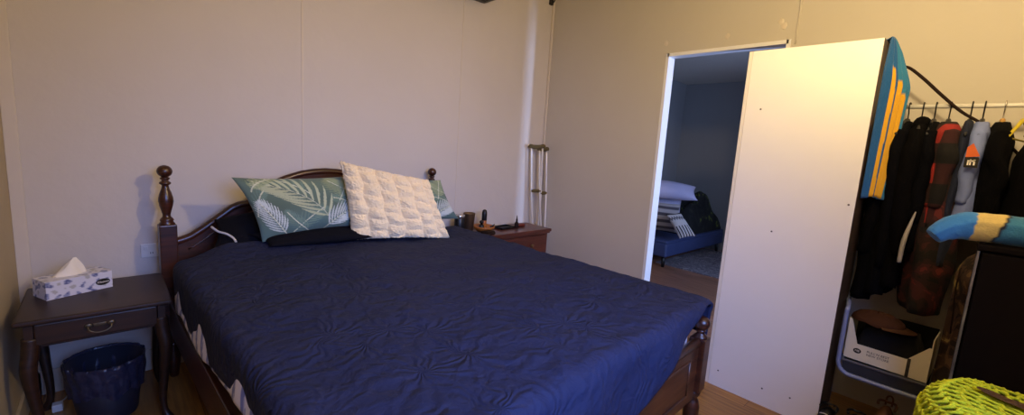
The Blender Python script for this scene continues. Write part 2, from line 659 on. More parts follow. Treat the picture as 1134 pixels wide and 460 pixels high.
# front wall, behind the viewer, with the bedroom window
WX0, WX1, WZ0, WZ1 = -0.08, 1.32, 1.05, 2.20
bm = B()
box(bm, XL - 0.1, WX0, YF - 0.1, YF, 0, CH)
box(bm, WX1, XR + WT, YF - 0.1, YF, 0, CH)
box(bm, WX0, WX1, YF - 0.1, YF, 0, WZ0)
box(bm, WX0, WX1, YF - 0.1, YF, WZ1, CH)
struct('wall_front', bm, M['wall'])
bm = B()
for a, b, c, d in ((WX0, WX0 + .04, WZ0, WZ1), (WX1 - .04, WX1, WZ0, WZ1), (WX0, WX1, WZ0, WZ0 + .04), (WX0, WX1, WZ1 - .04, WZ1), (0.60, 0.64, WZ0, WZ1)):
    box(bm, a, b, YF - 0.08, YF - 0.03, c, d, 0.004)
struct('window_1', bm, M['jamb'])
# far room shell
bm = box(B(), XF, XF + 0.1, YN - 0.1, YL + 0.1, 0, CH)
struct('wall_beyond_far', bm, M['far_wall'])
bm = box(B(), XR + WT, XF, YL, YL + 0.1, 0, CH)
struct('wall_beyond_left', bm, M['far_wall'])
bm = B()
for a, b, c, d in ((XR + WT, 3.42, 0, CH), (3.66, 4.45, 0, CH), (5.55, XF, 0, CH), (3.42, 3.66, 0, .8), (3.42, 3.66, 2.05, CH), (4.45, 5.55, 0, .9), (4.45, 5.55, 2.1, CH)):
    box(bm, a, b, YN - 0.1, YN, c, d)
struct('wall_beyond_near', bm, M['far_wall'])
# its ceiling rises from the far wall towards the doorway; one cover batten runs across it
bm = prism(B(), [(XR + WT, 2.58), (XF + .1, 2.44), (XF + .1, 2.52), (XR + WT, 2.66)], 'y', YN - 0.1, YL + 0.1)
struct('ceiling_beyond', bm, M['ceil'])
bm = box(B(), 4.9, 4.95, YN, YL, 2.50, 2.515)
struct('trim_ceiling_batten', bm, M['ceil'])

# doorway lining: far jamb, near jamb, head
bm = box(B(), XR - 0.004, XR + WT + 0.004, DY1 - 0.012, DY1 + 0.012, 0, DZ + .012)
box(bm, XR - 0.004, XR + WT + 0.004, DY0 - 0.012, DY0 + 0.012, 0, DZ + .012)
box(bm, XR - 0.004, XR + WT + 0.004, DY0, DY1, DZ - 0.012, DZ + .012)
struct('door_1', bm, M['jamb'])
# thin sheet joints, corner cover strips, skirting
bm = box(B(), 0.9125, 0.9215, DW - 0.0035, DW + 0.001, 0.1, CH)
struct('trim_1', bm, M['trim'])
bm = box(B(), 2.118, 2.124, DW - 0.0025, DW + 0.001, 0.1, CH)
struct('trim_2', bm, M['trim'])
bm = box(B(), XR - 0.022, XR - 0.001, DW - 0.022, DW, 0.0, CH, 0.004)
struct('trim_3', bm, M['trim'])
bm = box(B(), XL, XL + 0.045, DW - 0.012, DW, 0.0, CH, 0.003)
struct('trim_4', bm, M['trim'])
bm = box(B(), XL, XR, DW - 0.012, DW, 0.0, 0.12, 0.003)
struct('baseboard_back', bm, M['trim'])
bm = box(B(), XL, XL + 0.012, YF, DW - .012, 0.0, 0.12, 0.003)
struct('baseboard_left', bm, M['wall_left'])
# filled joint in the sheeting above the doorway: a ragged ridge
bm = B()
pts = [(XR - 0.001, 0.893 + 0.006 * nz(k * 1.7, 3.1), DZ - 0.02 + k * 0.05) for k in range(15)]
tube(bm, pts, [0.006 + 0.003 * nz(k * 2.1, 9) for k in range(15)], 8)
struct('trim_5', bm, M['wall_right'])
# filler daubs over the doorway
for n_, (yy, zz) in enumerate(((1.76, 2.19), (1.31, 2.18), (0.97, 2.20), (0.99, 2.23))):
    bm = B()
    t = bmesh.new()
    bmesh.ops.create_icosphere(t, subdivisions=2, radius=1.0)
    for v in t.verts:
        k = 1 + 0.35 * nz(v.co.x * 2, v.co.y * 2, v.co.z * 2 + n_ * 5)
        v.co = Vector((XR + v.co.x * 0.003, yy + v.co.y * 0.018 * k, zz + v.co.z * 0.022 * k))
    join(bm, t)
    struct('trim_%d' % (6 + n_), bm, M['trim'])

# ------------------------------------------------------------------ bed
BA = R(2.2)
BED_W, BED_L = 1.62, 2.12
BLOC = (0.21, 2.80, 0)
def bed_world(u, v, z):
    return Vector((0.21 + u * math.cos(BA) + v * math.sin(BA), 2.80 + u * math.sin(BA) - v * math.cos(BA), z))

bed = thing('bed', 'dark mahogany double bed with turned posts and arched headboard under a navy quilt', 'bed', BLOC, BA)
def head_post(x, y):
    bm = B()
    box(bm, x - .037, x + .037, y - .037, y + .037, 0.20, 0.835, 0.006)
    lathe(bm, [(.018, 0.0), (.022, .01), (.026, .05), (.032, .09), (.034, .13), (.024, .165), (.03, .18), (.033, .2)], x, y)
    lathe(bm, [(.034, .833), (.033, .84), (.026, .85), (.030, .858), (.026, .866), (.018, .874), (.0165, .885), (.021, .905), (.029, .935), (.032, .955),
               (.0305, .975), (.024, 1.0), (.017, 1.02), (.0145, 1.032), (.0145, 1.038), (.024, 1.044), (.0245, 1.052), (.0155, 1.058), (.014, 1.064),
               (.021, 1.07), (.021, 1.075), (.013, 1.079)], x, y)
    return bm
def finial(x, y, z, r):
    return lathe(B(), [(r * .42, z - r * .98)] + [(max(r * 1.05 * math.sin(a), .001), z - r * math.cos(a)) for a in [R(25 + 10 * k) for k in range(15)]] + [(r * .2, z + r * .99)], x, y)
for u in (0, BED_W):
    p = ob('post', head_post(u, 0), M['walnut'], bed, )
    ob('finial', finial(u, 0, 1.108, .031), M['walnut'], p)
# headboard: swept shoulders, arched crown
def head_top(u):
    s = min(u, BED_W - u) / BED_W * 1.62
    K = [(0, .742), (.05, .746), (.10, .765), (.16, .806), (.22, .853), (.29, .908), (.33, .925), (.37, .928), (.40, .955), (.48, 1.022), (.56, 1.066), (.66, 1.098), (.74, 1.111), (.81, 1.115)]
    for (a, za), (b, zb) in zip(K, K[1:]):
        if s <= b:
            return za + (zb - za) * (s - a) / (b - a)
    return 1.115
us = [BED_W * k / 80 for k in range(81)]
poly = [(u, head_top(u)) for u in us] + [(BED_W, .34), (0, .34)]
bm = prism(B(), poly, 'y', -0.014, 0.014)
hb = ob('headboard', bm, M['walnut'], bed)
ob('headboard_rail', tube(B(), [(u, 0.0, head_top(u) - .004) for u in us], .021, 10), M['walnut'], hb)
ob('headboard_bead', tube(B(), [(u, -0.014, head_top(u) - .06) for u in us[4:-4]], .006, 6), M['walnut'], hb)
# side rails
for u0, u1 in ((-.012, .02), (BED_W - .02, BED_W + .012)):
    bm = box(B(), u0, u1, -BED_L + .035, -.035, .26, .44, .006)
    box(bm, u0 - (.005 if u0 < 0 else 0), u1 + (.005 if u0 > 0 else 0), -BED_L + .035, -.035, .425, .445, .004)
    ob('side_rail', bm, M['walnut'], bed)
# foot end
def foot_post(x, y):
    bm = B()
    box(bm, x - .035, x + .035, y - .035, y + .035, 0.305, 0.555, 0.006)
    lathe(bm, [(.016, 0.0), (.020, .012), (.024, .06), (.030, .12), (.0345, .18), (.0345, .225), (.027, .255), (.019, .27), (.028, .28), (.031, .29), (.033, .307)], x, y)
    lathe(bm, [(.033, .553), (.029, .562), (.018, .572), (.016, .58), (.022, .586), (.015, .592)], x, y)
    return bm
for u in (0, BED_W):
    p = ob('foot_post', foot_post(u, -BED_L), M['walnut'], bed)
    ob('finial', finial(u, -BED_L, .62, .033), M['walnut'], p)
bm = box(B(), .03, BED_W - .03, -BED_L - .013, -BED_L + .013, .27, .535, .003)
fb = ob('footboard', bm, M['footwood'], bed)
bm = B()
tube(bm, [(.03, -BED_L, .537), (BED_W - .03, -BED_L, .537)], .02, 10)
ob('footboard_rail', bm, M['footwood'], fb)
bm = B()
yo = -BED_L - .014
for a, b in (((.12, .32), (.12, .48)), ((.12, .48), (BED_W - .12, .48)), ((BED_W - .12, .48), (BED_W - .12, .32)), ((BED_W - .12, .32), (.12, .32))):
    tube(bm, [(a[0], yo, a[1]), (b[0], yo, b[1])], .005, 6)
ob('panel_moulding', bm, M['footwood'], fb)
bm = B()
for k in range(9):
    box(bm, .02, BED_W - .02, -.22 - k * .2, -.15 - k * .2, .40, .42)
o = ob('slat_base', bm, M['footwood'], bed)

mt = thing('mattress', 'pale blue mattress lying on the mahogany bed, corner showing by its foot post', 'mattress', BLOC, BA)
bm = box(B(), .035, BED_W - .035, -BED_L + .03, -.06, .422, .655, .05, 4)
ob('mattress_body', bm, M['mattress'], mt, True)
# patterned sheet over the mattress, its edge showing under the quilt along the left side
bm = B()
nU, nV = 40, 220
V = []
cols = []
for i in range(nU + 1):
    row = []
    for j in range(nV + 1):
        v = .30 + j / nV * (1.77)
        s = i / nU * 0.42            # arc: up the side then over the top
        hem = .7415 - (.25 - .115 * smoothstep(.5, 1.9, v) + .012 * math.sin(v * 9) + .02 * nz(v * 3, 4.0)) - .014 - .026 * smoothstep(.6, 1.7, v) * (1 + .5 * nz(v * 6, 2.0))
        side = max(.0, .645 - hem)
        if s < side:
            x, z = -.008 - .012 * (1 - s / side) + .006 * nz(v * 11, s * 9), hem + s
        else:
            x, z = min(s - side, .5) + .0, .662
            if s - side < .03:
                z = .645 + .017 * ((s - side) / .03)
        row.append(bm.verts.new((x, -v, z)))
        st = (v * 11 + 0.25 * nz(v * 7, s * 7)) % 1.0
        c = lin('#dcd9e6') if st > .42 else lin('#5f6cb0')
        if .30 < st < .36:
            c = lin('#b4b6d8')
        cols.append(c)
    V.append(row)
grid_faces(bm, V)
sh = ob('bed_sheet', bm, M['sheet'], None, True)
sh.location = BLOC
sh.rotation_euler = (0, 0, BA)
set_pattern(sh, np.array(cols))
md = sh.modifiers.new('thick', 'SOLIDIFY')
md.thickness = .003
md.offset = 1
tag(sh, 'blue and white striped bed sheet peeping out below the left edge of the navy quilt', 'bed sheet')

# the quilt: one draped surface, free hem on three sides
def make_duvet():
    bm = B()
    nU, nV = 190, 220
    V = []
    UL, UR, VF = .028, 1.615, 2.115       # where the top turns over
    for i in range(nU + 1):
        row = []
        a = i / nU
        for j in range(nV + 1):
            b = j / nV
            v0 = .29 + .05 * nz(a * 5, 2.0)
            footlen = 0
            # side lengths of the overhang
            vv = v0 + b * (VF - v0)
            dropL = .25 - .115 * smoothstep(.5, 1.9, vv) + .012 * math.sin(vv * 9) + .02 * nz(vv * 3, 4.0)
            dropR = .20 + .03 * nz(vv * 2, 8.0)
            s = -dropL + a * (UR - UL + dropL + dropR)       # 0..UR-UL is the top
            uu = UL + s
            xx = max(0., min(1., (uu - .2) / 1.4))
            dropF = .37 - .322 * smoothstep(.42, 1.03, xx) + .012 * math.sin(uu * 11)
            t = v0 + b * (VF - v0 + dropF)
            ex = max(0, -s, s - (UR - UL))
            sx = -1 if s < 0 else (1 if s > UR - UL else 0)
            ey = max(0, t - VF)
            u = UL + max(0, min(UR - UL, s))
            v = min(t, VF)
            top = .735 + .012 * nz(u * 2.2, v * 2.2, 1.0) + .006 * nz(u * 7, v * 7, 4.) + .004 * nz(u * 17, v * 17, 7.)
            top += -.022 * smoothstep(.3, 0, u) * 1.0
            top += .05 * smoothstep(.55, .22, v) * smoothstep(.02, .2, u) * smoothstep(.75, .45, u)
            # puckered stitching
            top += .002 * math.sin(18 * u + 4 * nz(u * 3, v * 3, 2)) * math.sin(17 * v + 4 * nz(u * 3, v * 3, 6))
            ee = math.hypot(ex, ey)
            rr = .05
            if ee < rr * 1.57:
                th = ee / rr
                dz, out = rr * (1 - math.cos(th)), rr * math.sin(th)
            else:
                dz, out = rr + (ee - rr * 1.57), rr
            if ee > 0:
                wv = .35 if sx < 0 else 1.0
                out += wv * (.010 * math.sin((t if ex > ey else u) * 12) * min(1, ee / .15) + .012 * nz(u * 6, t * 6, 3) * min(1, ee / .1))
                dx, dy = sx * ex / ee, ey / ee
            else:
                dx = dy = 0
            if sx < 0:
                out *= .95
            row.append(bm.verts.new((u + dx * out, -(v + dy * out), top - dz)))
        V.append(row)
    grid_faces(bm, V)
    return bm
dv = ob('quilt', make_duvet(), M['duvet'], None, True)
dv.location = BLOC
dv.rotation_euler = (0, 0, BA)
md = dv.modifiers.new('thick', 'SOLIDIFY')
md.thickness = .018
md.offset = -1
tag(dv, 'crumpled navy blue quilt with stitched swirls spread over the whole bed', 'quilt')

# ------------------------------------------------------------------ pillows and cushions
def pillow(name, TL, TR, BR, BL, thick, mtl, n=(60, 44), pinch=.05, colour=None, lump=.01, edge_noise=0.0, seed=0.0, power=.5):
    TL, TR, BR, BL = map(Vector, (TL, TR, BR, BL))
    nrm = ((TR - TL).cross(BL - TL)).normalized()
    if nrm.y > 0:
        nrm = -nrm
    bm = B()
    nu, nv = n
    cols = []
    F, K = [], []
    ed = {}
    for side in (1, -1):
        G = []
        for i in range(nu + 1):
            row = []
            u = i / nu
            for j in range(nv + 1):
                v = j / nv
                # edges bow inwards between the corners
                uu = u + pinch * (0.5 - u) * 2 * (4 * v * (1 - v)) * abs(2 * u - 1) ** 3
                ww = v + pinch * (0.5 - v) * 2 * (4 * u * (1 - u)) * abs(2 * v - 1) ** 3
                p = (TL * (1 - uu) + TR * uu) * (1 - ww) + (BL * (1 - uu) + BR * uu) * ww
                border = i in (0, nu) or j in (0, nv)
                if border:
                    if side == -1:
                        row.append(ed[(i, j)])
                        continue
                    q = p
                    if edge_noise:
                        q = p + Vector((random.uniform(-1, 1), 0, random.uniform(-1, 1))) * edge_noise
                    vt = bm.verts.new(q)
                    ed[(i, j)] = vt
                else:
                    h = (max(0, 1 - (2 * u - 1) ** 2) * max(0, 1 - (2 * v - 1) ** 2)) ** power
                    d = thick * .5 * h + lump * h * nz(u * 4 + seed, v * 4, side * 3.)
                    if colour is None and name == 'fluffy_cushion':
                        ub = u + .030 * nz(u * 5, v * 6, 2.)
                        band = abs(math.sin(ub * math.pi * 5.5))
                        tuft = abs(math.sin((v + .04 * nz(u * 7, v * 7, 8.)) * math.pi * 6 + 1.9 * int(ub * 5.5)))
                        d += .012 * band ** .7 + .020 * (tuft * band) ** .8 + .005 * nz(u * 40, v * 40, side) + .003 * nz(u * 80, v * 80, side + 4)
                    q = p + nrm * side * d
                    if edge_noise:
                        q += Vector((nz(u * 40, v * 40, 5), 0, nz(u * 40, v * 40, 9))) * edge_noise * .6
                    vt = bm.verts.new(q)
                row.append(vt)
                cols.append((u, v))
            G.append(row)
        grid_faces(bm, G)
    o = ob(name, bm, mtl, None, True)
    if colour is not None:
        a = np.array(cols)
        set_pattern(o, colour(a[:, 0], a[:, 1]))
    return o

def mixc(base, c, m):
    return base * (1 - m[:, None]) + np.array(c)[None] * m[:, None]

def frond(cols, U, V, base, ctrl, tip, n, length, col, width=.016, asp=1.45, spread=55, stem=True):
    """one palm frond: curved stem with pointed leaflets on both sides"""
    X, Y = U * asp, V
    b, c, t = (np.array(p) * np.array((asp, 1)) for p in (base, ctrl, tip))
    for k in range(n):
        s = .16 + .84 * k / (n - 1)
        p = (1 - s) ** 2 * b + 2 * s * (1 - s) * c + s * s * t
        d = 2 * (1 - s) * (c - b) + 2 * s * (t - c)
        d = d / (np.linalg.norm(d) + 1e-9)
        ln = length * (math.sin(math.pi * (.15 + .8 * s)) ** .7)
        for sg in (-1, 1):
            an = sg * R(spread * (1 - .55 * s))
            ld = np.array((d[0] * math.cos(an) - d[1] * math.sin(an), d[0] * math.sin(an) + d[1] * math.cos(an)))
            rx, ry = X - p[0], Y - p[1]
            al = rx * ld[0] + ry * ld[1]
            ac = -rx * ld[1] + ry * ld[0] + sg * .18 * ln * (al / ln) ** 2
            q = np.clip(al / ln, 0, 1)
            wd = .68 * width * np.sin(np.pi * q ** .8) ** .8
            m = ((al > 0) & (al < ln) & (np.abs(ac) < wd)).astype(float)
            sh = np.array(col) * (1.0 if sg > 0 else .86)
            cols = mixc(cols, sh, m * .9)
    if stem:
        for k in range(60):
            s = k / 59
            p = (1 - s) ** 2 * b + 2 * s * (1 - s) * c + s * s * t
            m = (((X - p[0]) ** 2 + (Y - p[1]) ** 2) < .0065 ** 2).astype(float)
            cols = mixc(cols, np.array(lin('#d6d8bb')), m)
    return cols

def leaf_cols(U, V):
    base = np.array(lin('#5d7062'))[None] * np.ones((len(U), 3))
    nn = np.array([nz(u * 3, v * 3, 11.) for u, v in zip(U, V)])
    base = base * (1 + .3 * nn[:, None])
    base = mixc(base, lin('#48666a'), np.clip((V - .45) * 1.3 + nn * .5, 0, .8))
    dk, md_, lt, wh = lin('#6f8878'), lin('#93a07a'), lin('#bcc39d'), lin('#cdd5cf')
    base = frond(base, U, V, (.30, .95), (.45, .75), (.62, .60), 9, .26, dk, .02)
    base = frond(base, U, V, (.52, .34), (.40, .10), (.22, .02), 9, .24, dk, .02)
    base = frond(base, U, V, (.02, .62), (.06, .38), (.16, .24), 8, .18, dk, .016)
    base = frond(base, U, V, (.98, .60), (.88, .48), (.74, .44), 8, .20, dk, .018)
    base = frond(base, U, V, (.98, .34), (.86, .30), (.72, .10), 10, .28, md_, .020)
    base = frond(base, U, V, (.80, .50), (.90, .24), (.95, .02), 10, .26, md_, .019)
    base = frond(base, U, V, (.46, 1.0), (.36, .84), (.28, .62), 9, .20, dk, .017)
    base = frond(base, U, V, (.24, 1.0), (.17, .75), (.08, .44), 11, .28, wh, .018)
    base = frond(base, U, V, (.70, .92), (.58, .34), (.16, .12), 10, .48, lt, .031)
    base = frond(base, U, V, (.60, .99), (.78, .72), (1.0, .66), 12, .34, wh, .023)
    base = frond(base, U, V, (.06, .24), (.11, .10), (.26, .02), 7, .18, md_, .016)
    return base

# two dark sleeping pillows standing against the headboard behind the leaf pillows
p1 = pillow('pillow', (.40, 2.72, .86), (1.0, 2.74, .95), (1.0, 2.575, .72), (.34, 2.54, .71), .13, M['dark_cloth'], seed=1)
tag(p1, 'dark navy pillow with white piping behind the left leaf pillow', 'pillow')
bm = tube(B(), [(.372, 2.615, .842), (.395, 2.58, .822), (.425, 2.556, .812), (.452, 2.54, .792), (.462, 2.525, .77)], .0055, 8, 5)
ob('white_piping', bm, M['piping'], p1, True)['label'] = 'white piping along the pillow edge'
p2 = pillow('pillow', (1.08, 2.74, .94), (1.70, 2.77, .94), (1.72, 2.62, .72), (1.08, 2.6, .72), .13, M['dark_cloth'], seed=4)
tag(p2, 'dark navy pillow standing behind the right leaf pillow', 'pillow')
p3 = pillow('pillow', (.52, 2.56, .80), (1.12, 2.585, .80), (1.12, 2.36, .765), (.58, 2.38, .765), .075, M['dark_cloth'], seed=6)
tag(p3, 'dark navy pillow lying flat under the left leaf pillow', 'pillow')

lf = pillow('pillow', (.455, 2.56, 1.100), (1.10, 2.60, 1.105), (1.085, 2.50, .815), (.566, 2.46, .772), .13, M['leaf'], (170, 110), .045, leaf_cols, seed=2)
tag(lf, 'green pillow with pale palm leaf print at the left of the cream cushion', 'pillow', 'palm leaf pillows on the bed')
lf2 = pillow('pillow', (1.16, 2.60, 1.10), (1.70, 2.55, 1.078), (1.845, 2.51, .80), (1.17, 2.52, .80), .13, M['leaf'], (150, 100), .04, leaf_cols, seed=3)
tag(lf2, 'green palm leaf pillow mostly hidden behind the right edge of the cream cushion', 'pillow', 'palm leaf pillows on the bed')

fl = pillow('fluffy_cushion', (.985, 2.52, 1.197), (1.49, 2.38, 1.096), (1.585, 2.255, .735), (1.025, 2.435, .745), .10, M['fluff'], (200, 190), .02, None, .012, .0055, power=.42)
tag(fl, 'cream fluffy square cushion with tufted rows propped on the navy quilt', 'cushion')

# ------------------------------------------------------------------ night table on the left
NT = thing('night_table', 'dark mahogany night table with one drawer and curved legs between the bed and left wall', 'table', (-.055, 2.57, 0))
def cab_leg(sx, sy):
    bm = B()
    x, y = sx * .195, sy * .195
    path = [(x, y, .50), (x + sx * .004, y + sy * .004, .44), (x + sx * .012, y + sy * .012, .37), (x + sx * .004, y + sy * .004, .25), (x - sx * .006, y - sy * .006, .12), (x - sx * .002, y, .05), (x + sx * .012, y + sy * .012, .012), (x + sx * .014, y + sy * .014, 0.0)]
    tube(bm, path, [.026, .026, .025, .019, .014, .013, .019, .019], 12, 5)
    return bm
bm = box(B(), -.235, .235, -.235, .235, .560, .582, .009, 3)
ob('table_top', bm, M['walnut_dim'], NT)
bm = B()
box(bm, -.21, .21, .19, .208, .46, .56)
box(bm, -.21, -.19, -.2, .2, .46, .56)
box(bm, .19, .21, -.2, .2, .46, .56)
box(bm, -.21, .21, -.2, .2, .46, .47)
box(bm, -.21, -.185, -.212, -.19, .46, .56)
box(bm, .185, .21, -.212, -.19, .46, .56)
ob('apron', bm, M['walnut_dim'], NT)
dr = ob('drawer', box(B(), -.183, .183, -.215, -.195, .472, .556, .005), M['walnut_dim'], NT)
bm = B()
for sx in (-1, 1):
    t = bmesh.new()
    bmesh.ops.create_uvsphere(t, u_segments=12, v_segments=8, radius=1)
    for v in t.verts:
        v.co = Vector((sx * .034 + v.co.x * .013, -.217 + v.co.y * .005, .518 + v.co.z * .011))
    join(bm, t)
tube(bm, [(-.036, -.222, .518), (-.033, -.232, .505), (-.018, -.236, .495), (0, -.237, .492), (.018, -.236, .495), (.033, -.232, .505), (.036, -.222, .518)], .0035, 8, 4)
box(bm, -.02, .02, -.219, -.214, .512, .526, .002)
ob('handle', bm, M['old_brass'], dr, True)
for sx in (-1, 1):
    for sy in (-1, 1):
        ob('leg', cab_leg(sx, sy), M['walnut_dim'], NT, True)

# tissue box
def box_pattern(bmv):
    cs = []
    for v in bmv:
        x, y, z = v
        n1 = nz(x * 42, y * 42, z * 42)
        n2 = nz(x * 110, y * 110, z * 110 + 4)
        c = np.array(lin('#d6d3da'))
        if n1 > .22:
            c = np.array(lin('#8f93b0'))
        if n1 > .30 and n2 > .0:
            c = np.array(lin('#5c618c'))
        if n1 < -.36:
            c = np.array(lin('#b4b0ac'))
        cs.append(c)
    return np.array(cs)
TB = thing('tissue_box', 'white and blue patterned tissue box with a tissue pulled up on the night table', 'tissue box', (-.135, 2.665, .582), R(24))
bm = box(B(), -.112, .112, -.057, .057, 0, .078)
bmesh.ops.subdivide_edges(bm, edges=bm.edges[:], cuts=40, use_grid_fill=True)
tb = ob('carton', bm, M['print'], TB)
set_pattern(tb, box_pattern([v.co for v in tb.data.vertices]))
bm = B()
bmesh.ops.create_circle(bm, cap_ends=True, radius=1, segments=32)
for v in bm.verts:
    v.co = Vector((.077 + v.co.x * .026, -.0578, .033 + v.co.y * .015))
lg = ob('logo_oval', bm, M['ink'], TB)
text('logo_lettering', 'Kleenex', .0135, M['white_ink'], TB, (.077, -.0584, .033), (R(90), 0, 0), .0002, 'CENTER', .25)
bm = B()
V = []
for i in range(17):
    a = 2 * math.pi * i / 16
    row = []
    for j in range(13):
        t = j / 12
        r = .045 * (1 - t) ** 1.1 + .004
        k = 1 + .35 * math.sin(3 * a + 2 * t) * (.4 + t)
        row.append(bm.verts.new((-.012 + .020 * t + r * 1.25 * k * math.cos(a), .004 + r * .45 * k * math.sin(a), .074 + .078 * t + .006 * math.sin(4 * a) * (1 - t))))
    V.append(row)
grid_faces(bm, V)
ob('tissue', bm, M['tissue'], TB, True)

# bin with liner
BN = thing('waste_bin', 'dark waste bin with a crumpled liner under the night table', 'bin', (-.05, 2.585, 0))
bm = lathe(B(), [(.100, 0), (.104, .01), (.135, .27), (.131, .27), (.1, .015), (.001, .012)], 0, 0, 40, False)
ob('bin_body', bm, M['bin'], BN)
bm = B()
V = []
for i in range(72):
    a = 2 * math.pi * i / 72
    row = []
    for j in range(16):
        t = j / 15
        if t < .55:                               # outside fold-over
            q = t / .55
            r = .128 + .013 * q + .005 * math.sin(17 * a + 4 * q) * (1 - .5 * q) + .006 * nz(math.cos(a) * 4, math.sin(a) * 4, q * 3)
            z = .13 + .155 * q + (1 - q) * (.03 * nz(math.cos(a) * 2, math.sin(a) * 2))
        else:
            q = (t - .55) / .45
            r = .139 - .018 * q + .004 * math.sin(13 * a) * q + .006 * nz(math.cos(a) * 5, math.sin(a) * 5, q)
            z = .285 + .008 * math.sin(q * math.pi) - .11 * q
        row.append(bm.verts.new((r * math.cos(a), r * math.sin(a), z)))
    V.append(row)
grid_faces(bm, V, True)
ob('bin_liner', bm, M['liner'], BN, True)

# wall outlet beside the headboard post
OT = thing('wall_outlet', 'white wall outlet plate half behind the left headboard post', 'outlet', (.150, DW, .672))
bm = box(B(), -.045, .045, -.011, 0, -.037, .037, .004)
ob('outlet_plate', bm, M['plate'], OT)
bm = box(B(), -.032, -.014, -.015, -.010, .006, .024, .002)
ob('switch', bm, M['plate'], OT)
bm = B()
box(bm, -.006, -.003, -.0118, -.0108, -.018, -.008)
box(bm, .003, .006, -.0118, -.0108, -.018, -.008)
ob('socket_slot', bm, M['black'], OT)
# small pale plug lying by the bin
PG = thing('wall_plug', 'small white plug with a short cord on the floor left of the bin', 'plug', (-.225, 2.74, 0))
ob('plug_body', box(B(), -.018, .018, -.02, .02, 0, .035, .005), M['plate'], PG)
ob('plug_cord', tube(B(), [(0, .02, .02), (.0, .05, .012), (.02, .09, .006), (.03, .15, .006), (.03, .19, .03)], .0035, 8, 5), M['plate'], PG)

# ------------------------------------------------------------------ bedside chest on the right
CX0, CX1, CY0, CY1 = 1.93, 2.955, 2.60, 2.925
CT = thing('bedside_chest', 'red-brown wooden chest of drawers in the corner right of the bed', 'chest', (0, 0, 0))
CT.location = ((CX0 + CX1) / 2, (CY0 + CY1) / 2, 0)
hw, hd = (CX1 - CX0) / 2, (CY1 - CY0) / 2
bm = B()
box(bm, -hw + .02, hw - .02, -hd + .02, hd, .06, .592, .003)
ob('carcass', bm, M['chestwood'], CT)
bm = box(B(), -hw, hw, -hd - .012, hd, .592, .620, .008, 3)
box(bm, -hw + .01, hw - .01, -hd - .002, hd, .578, .592, .004)
ob('chest_top', bm, M['chestwood'], CT)
for k, (z0, z1) in enumerate(((.405, .565), (.24, .395), (.08, .23))):
    d = ob('drawer', box(B(), -hw + .035, hw - .035, -hd + .005, -hd + .022, z0, z1, .006), M['chestwood'], CT)
    for sx in (-1, 1):
        bm = lathe(B(), [(.006, 0), (.006, .012), (.014, .018), (.016, .024), (.011, .03), (.002, .032)], 0, 0, 16)
        bmesh.ops.transform(bm, matrix=Matrix.Translation((sx * .27, -hd + .006, (z0 + z1) / 2)) @ Matrix.Rotation(R(90), 4, 'X'), verts=bm.verts[:])
        ob('knob', bm, M['brass'], d)
for sx in (-1, 1):
    for sy in (-1, 1):
        ob('foot', box(B(), sx * (hw - .06) - .03, sx * (hw - .06) + .03, sy * (hd - .05) - .03, sy * (hd - .05) + .03, 0, .062, .004), M['chestwood'], CT)

ZC = .620
# things on the chest
T1 = thing('tumbler', 'dark steel tumbler standing on the chest beside the leaf pillow', 'cup', (2.160, 2.80, ZC))
bm = lathe(B(), [(.034, 0), (.038, .002), (.050, .155), (.051, .158), (.048, .156), (.037, .01), (.001, .008)], 0, 0, 28, False)
ob('cup_body', bm, M['tumbler'], T1)
T2 = thing('storage_tin', 'black tin with a bright metal rim at the left of the dark tumbler', 'tin', (2.050, 2.78, ZC))
ob('tin_body', lathe(B(), [(.04, 0), (.042, .003), (.042, .130), (.040, .133)], 0, 0, 28), M['black'], T2)
ob('tin_lid', lathe(B(), [(.0435, .129), (.0435, .150), (.041, .153), (.012, .153)], 0, 0, 28), M['chrome'], T2)['label'] = 'bright metal lid'
T3 = thing('wooden_bowl', 'amber wooden bowl of small things on the bedside chest', 'bowl', (2.290, 2.76, ZC))
ob('bowl_body', lathe(B(), [(.045, 0), (.06, .006), (.09, .034), (.094, .048), (.090, .048), (.058, .014), (.001, .012)], 0, 0, 32, False), M['amber'], T3)
bt = thing('spray_bottle', 'tall black rounded bottle standing in the amber wooden bowl', 'bottle', (2.302, 2.775, ZC + .013))
ob('bottle_body', lathe(B(), [(.018, 0), (.022, .004), (.022, .09), (.019, .095)], 0, 0, 20), M['amber'], bt)['label'] = 'amber lower body'
ob('bottle_cap', lathe(B(), [(.020, .075), (.0225, .08), (.0225, .145), (.018, .162), (.007, .170)], 0, 0, 20), M['black'], bt)['label'] = 'black domed cap'
jr = thing('small_jar', 'short black jar with a knobbed lid leaning in the amber wooden bowl', 'jar', (2.251, 2.745, ZC + .018))
ob('jar_body', lathe(B(), [(.017, 0), (.021, .005), (.021, .04), (.014, .046)], 0, 0, 20), M['black'], jr)
ob('jar_lid', lathe(B(), [(.010, .046), (.010, .058), (.017, .062), (.017, .075), (.01, .08)], 0, 0, 20), M['black'], jr)
wl = B()
box(wl, -.055, .055, -.04, .04, 0, .016, .006, 3)
box(wl, -.05, .052, -.036, .04, .016, .026, .005, 3)
wa = ob('wallet', wl, M['dark_brown'])
wa.location = (2.250, 2.655, ZC)
wa.rotation_euler = (0, 0, R(18))
tag(wa, 'folded dark leather wallet at the front edge of the chest below the bowl', 'wallet')
kn = B()
tube(kn, [(0, 0, .007), (.05, .01, .007), (.09, .03, .007)], [.006, .008, .005], 10, 4)
kno = ob('folding_knife', kn, M['black'], None, True)
kno.location = (2.330, 2.72, ZC + .036)
kno.rotation_euler = (0, R(-3), R(12))
tag(kno, 'small dark folding knife resting over the rim of the amber bowl', 'knife')
tr = thing('black_tray', 'shallow black tray in the middle of the bedside chest', 'tray', (2.545, 2.79, ZC), R(8))
bm = B()
box(bm, -.085, .085, -.05, .05, 0, .006, .002)
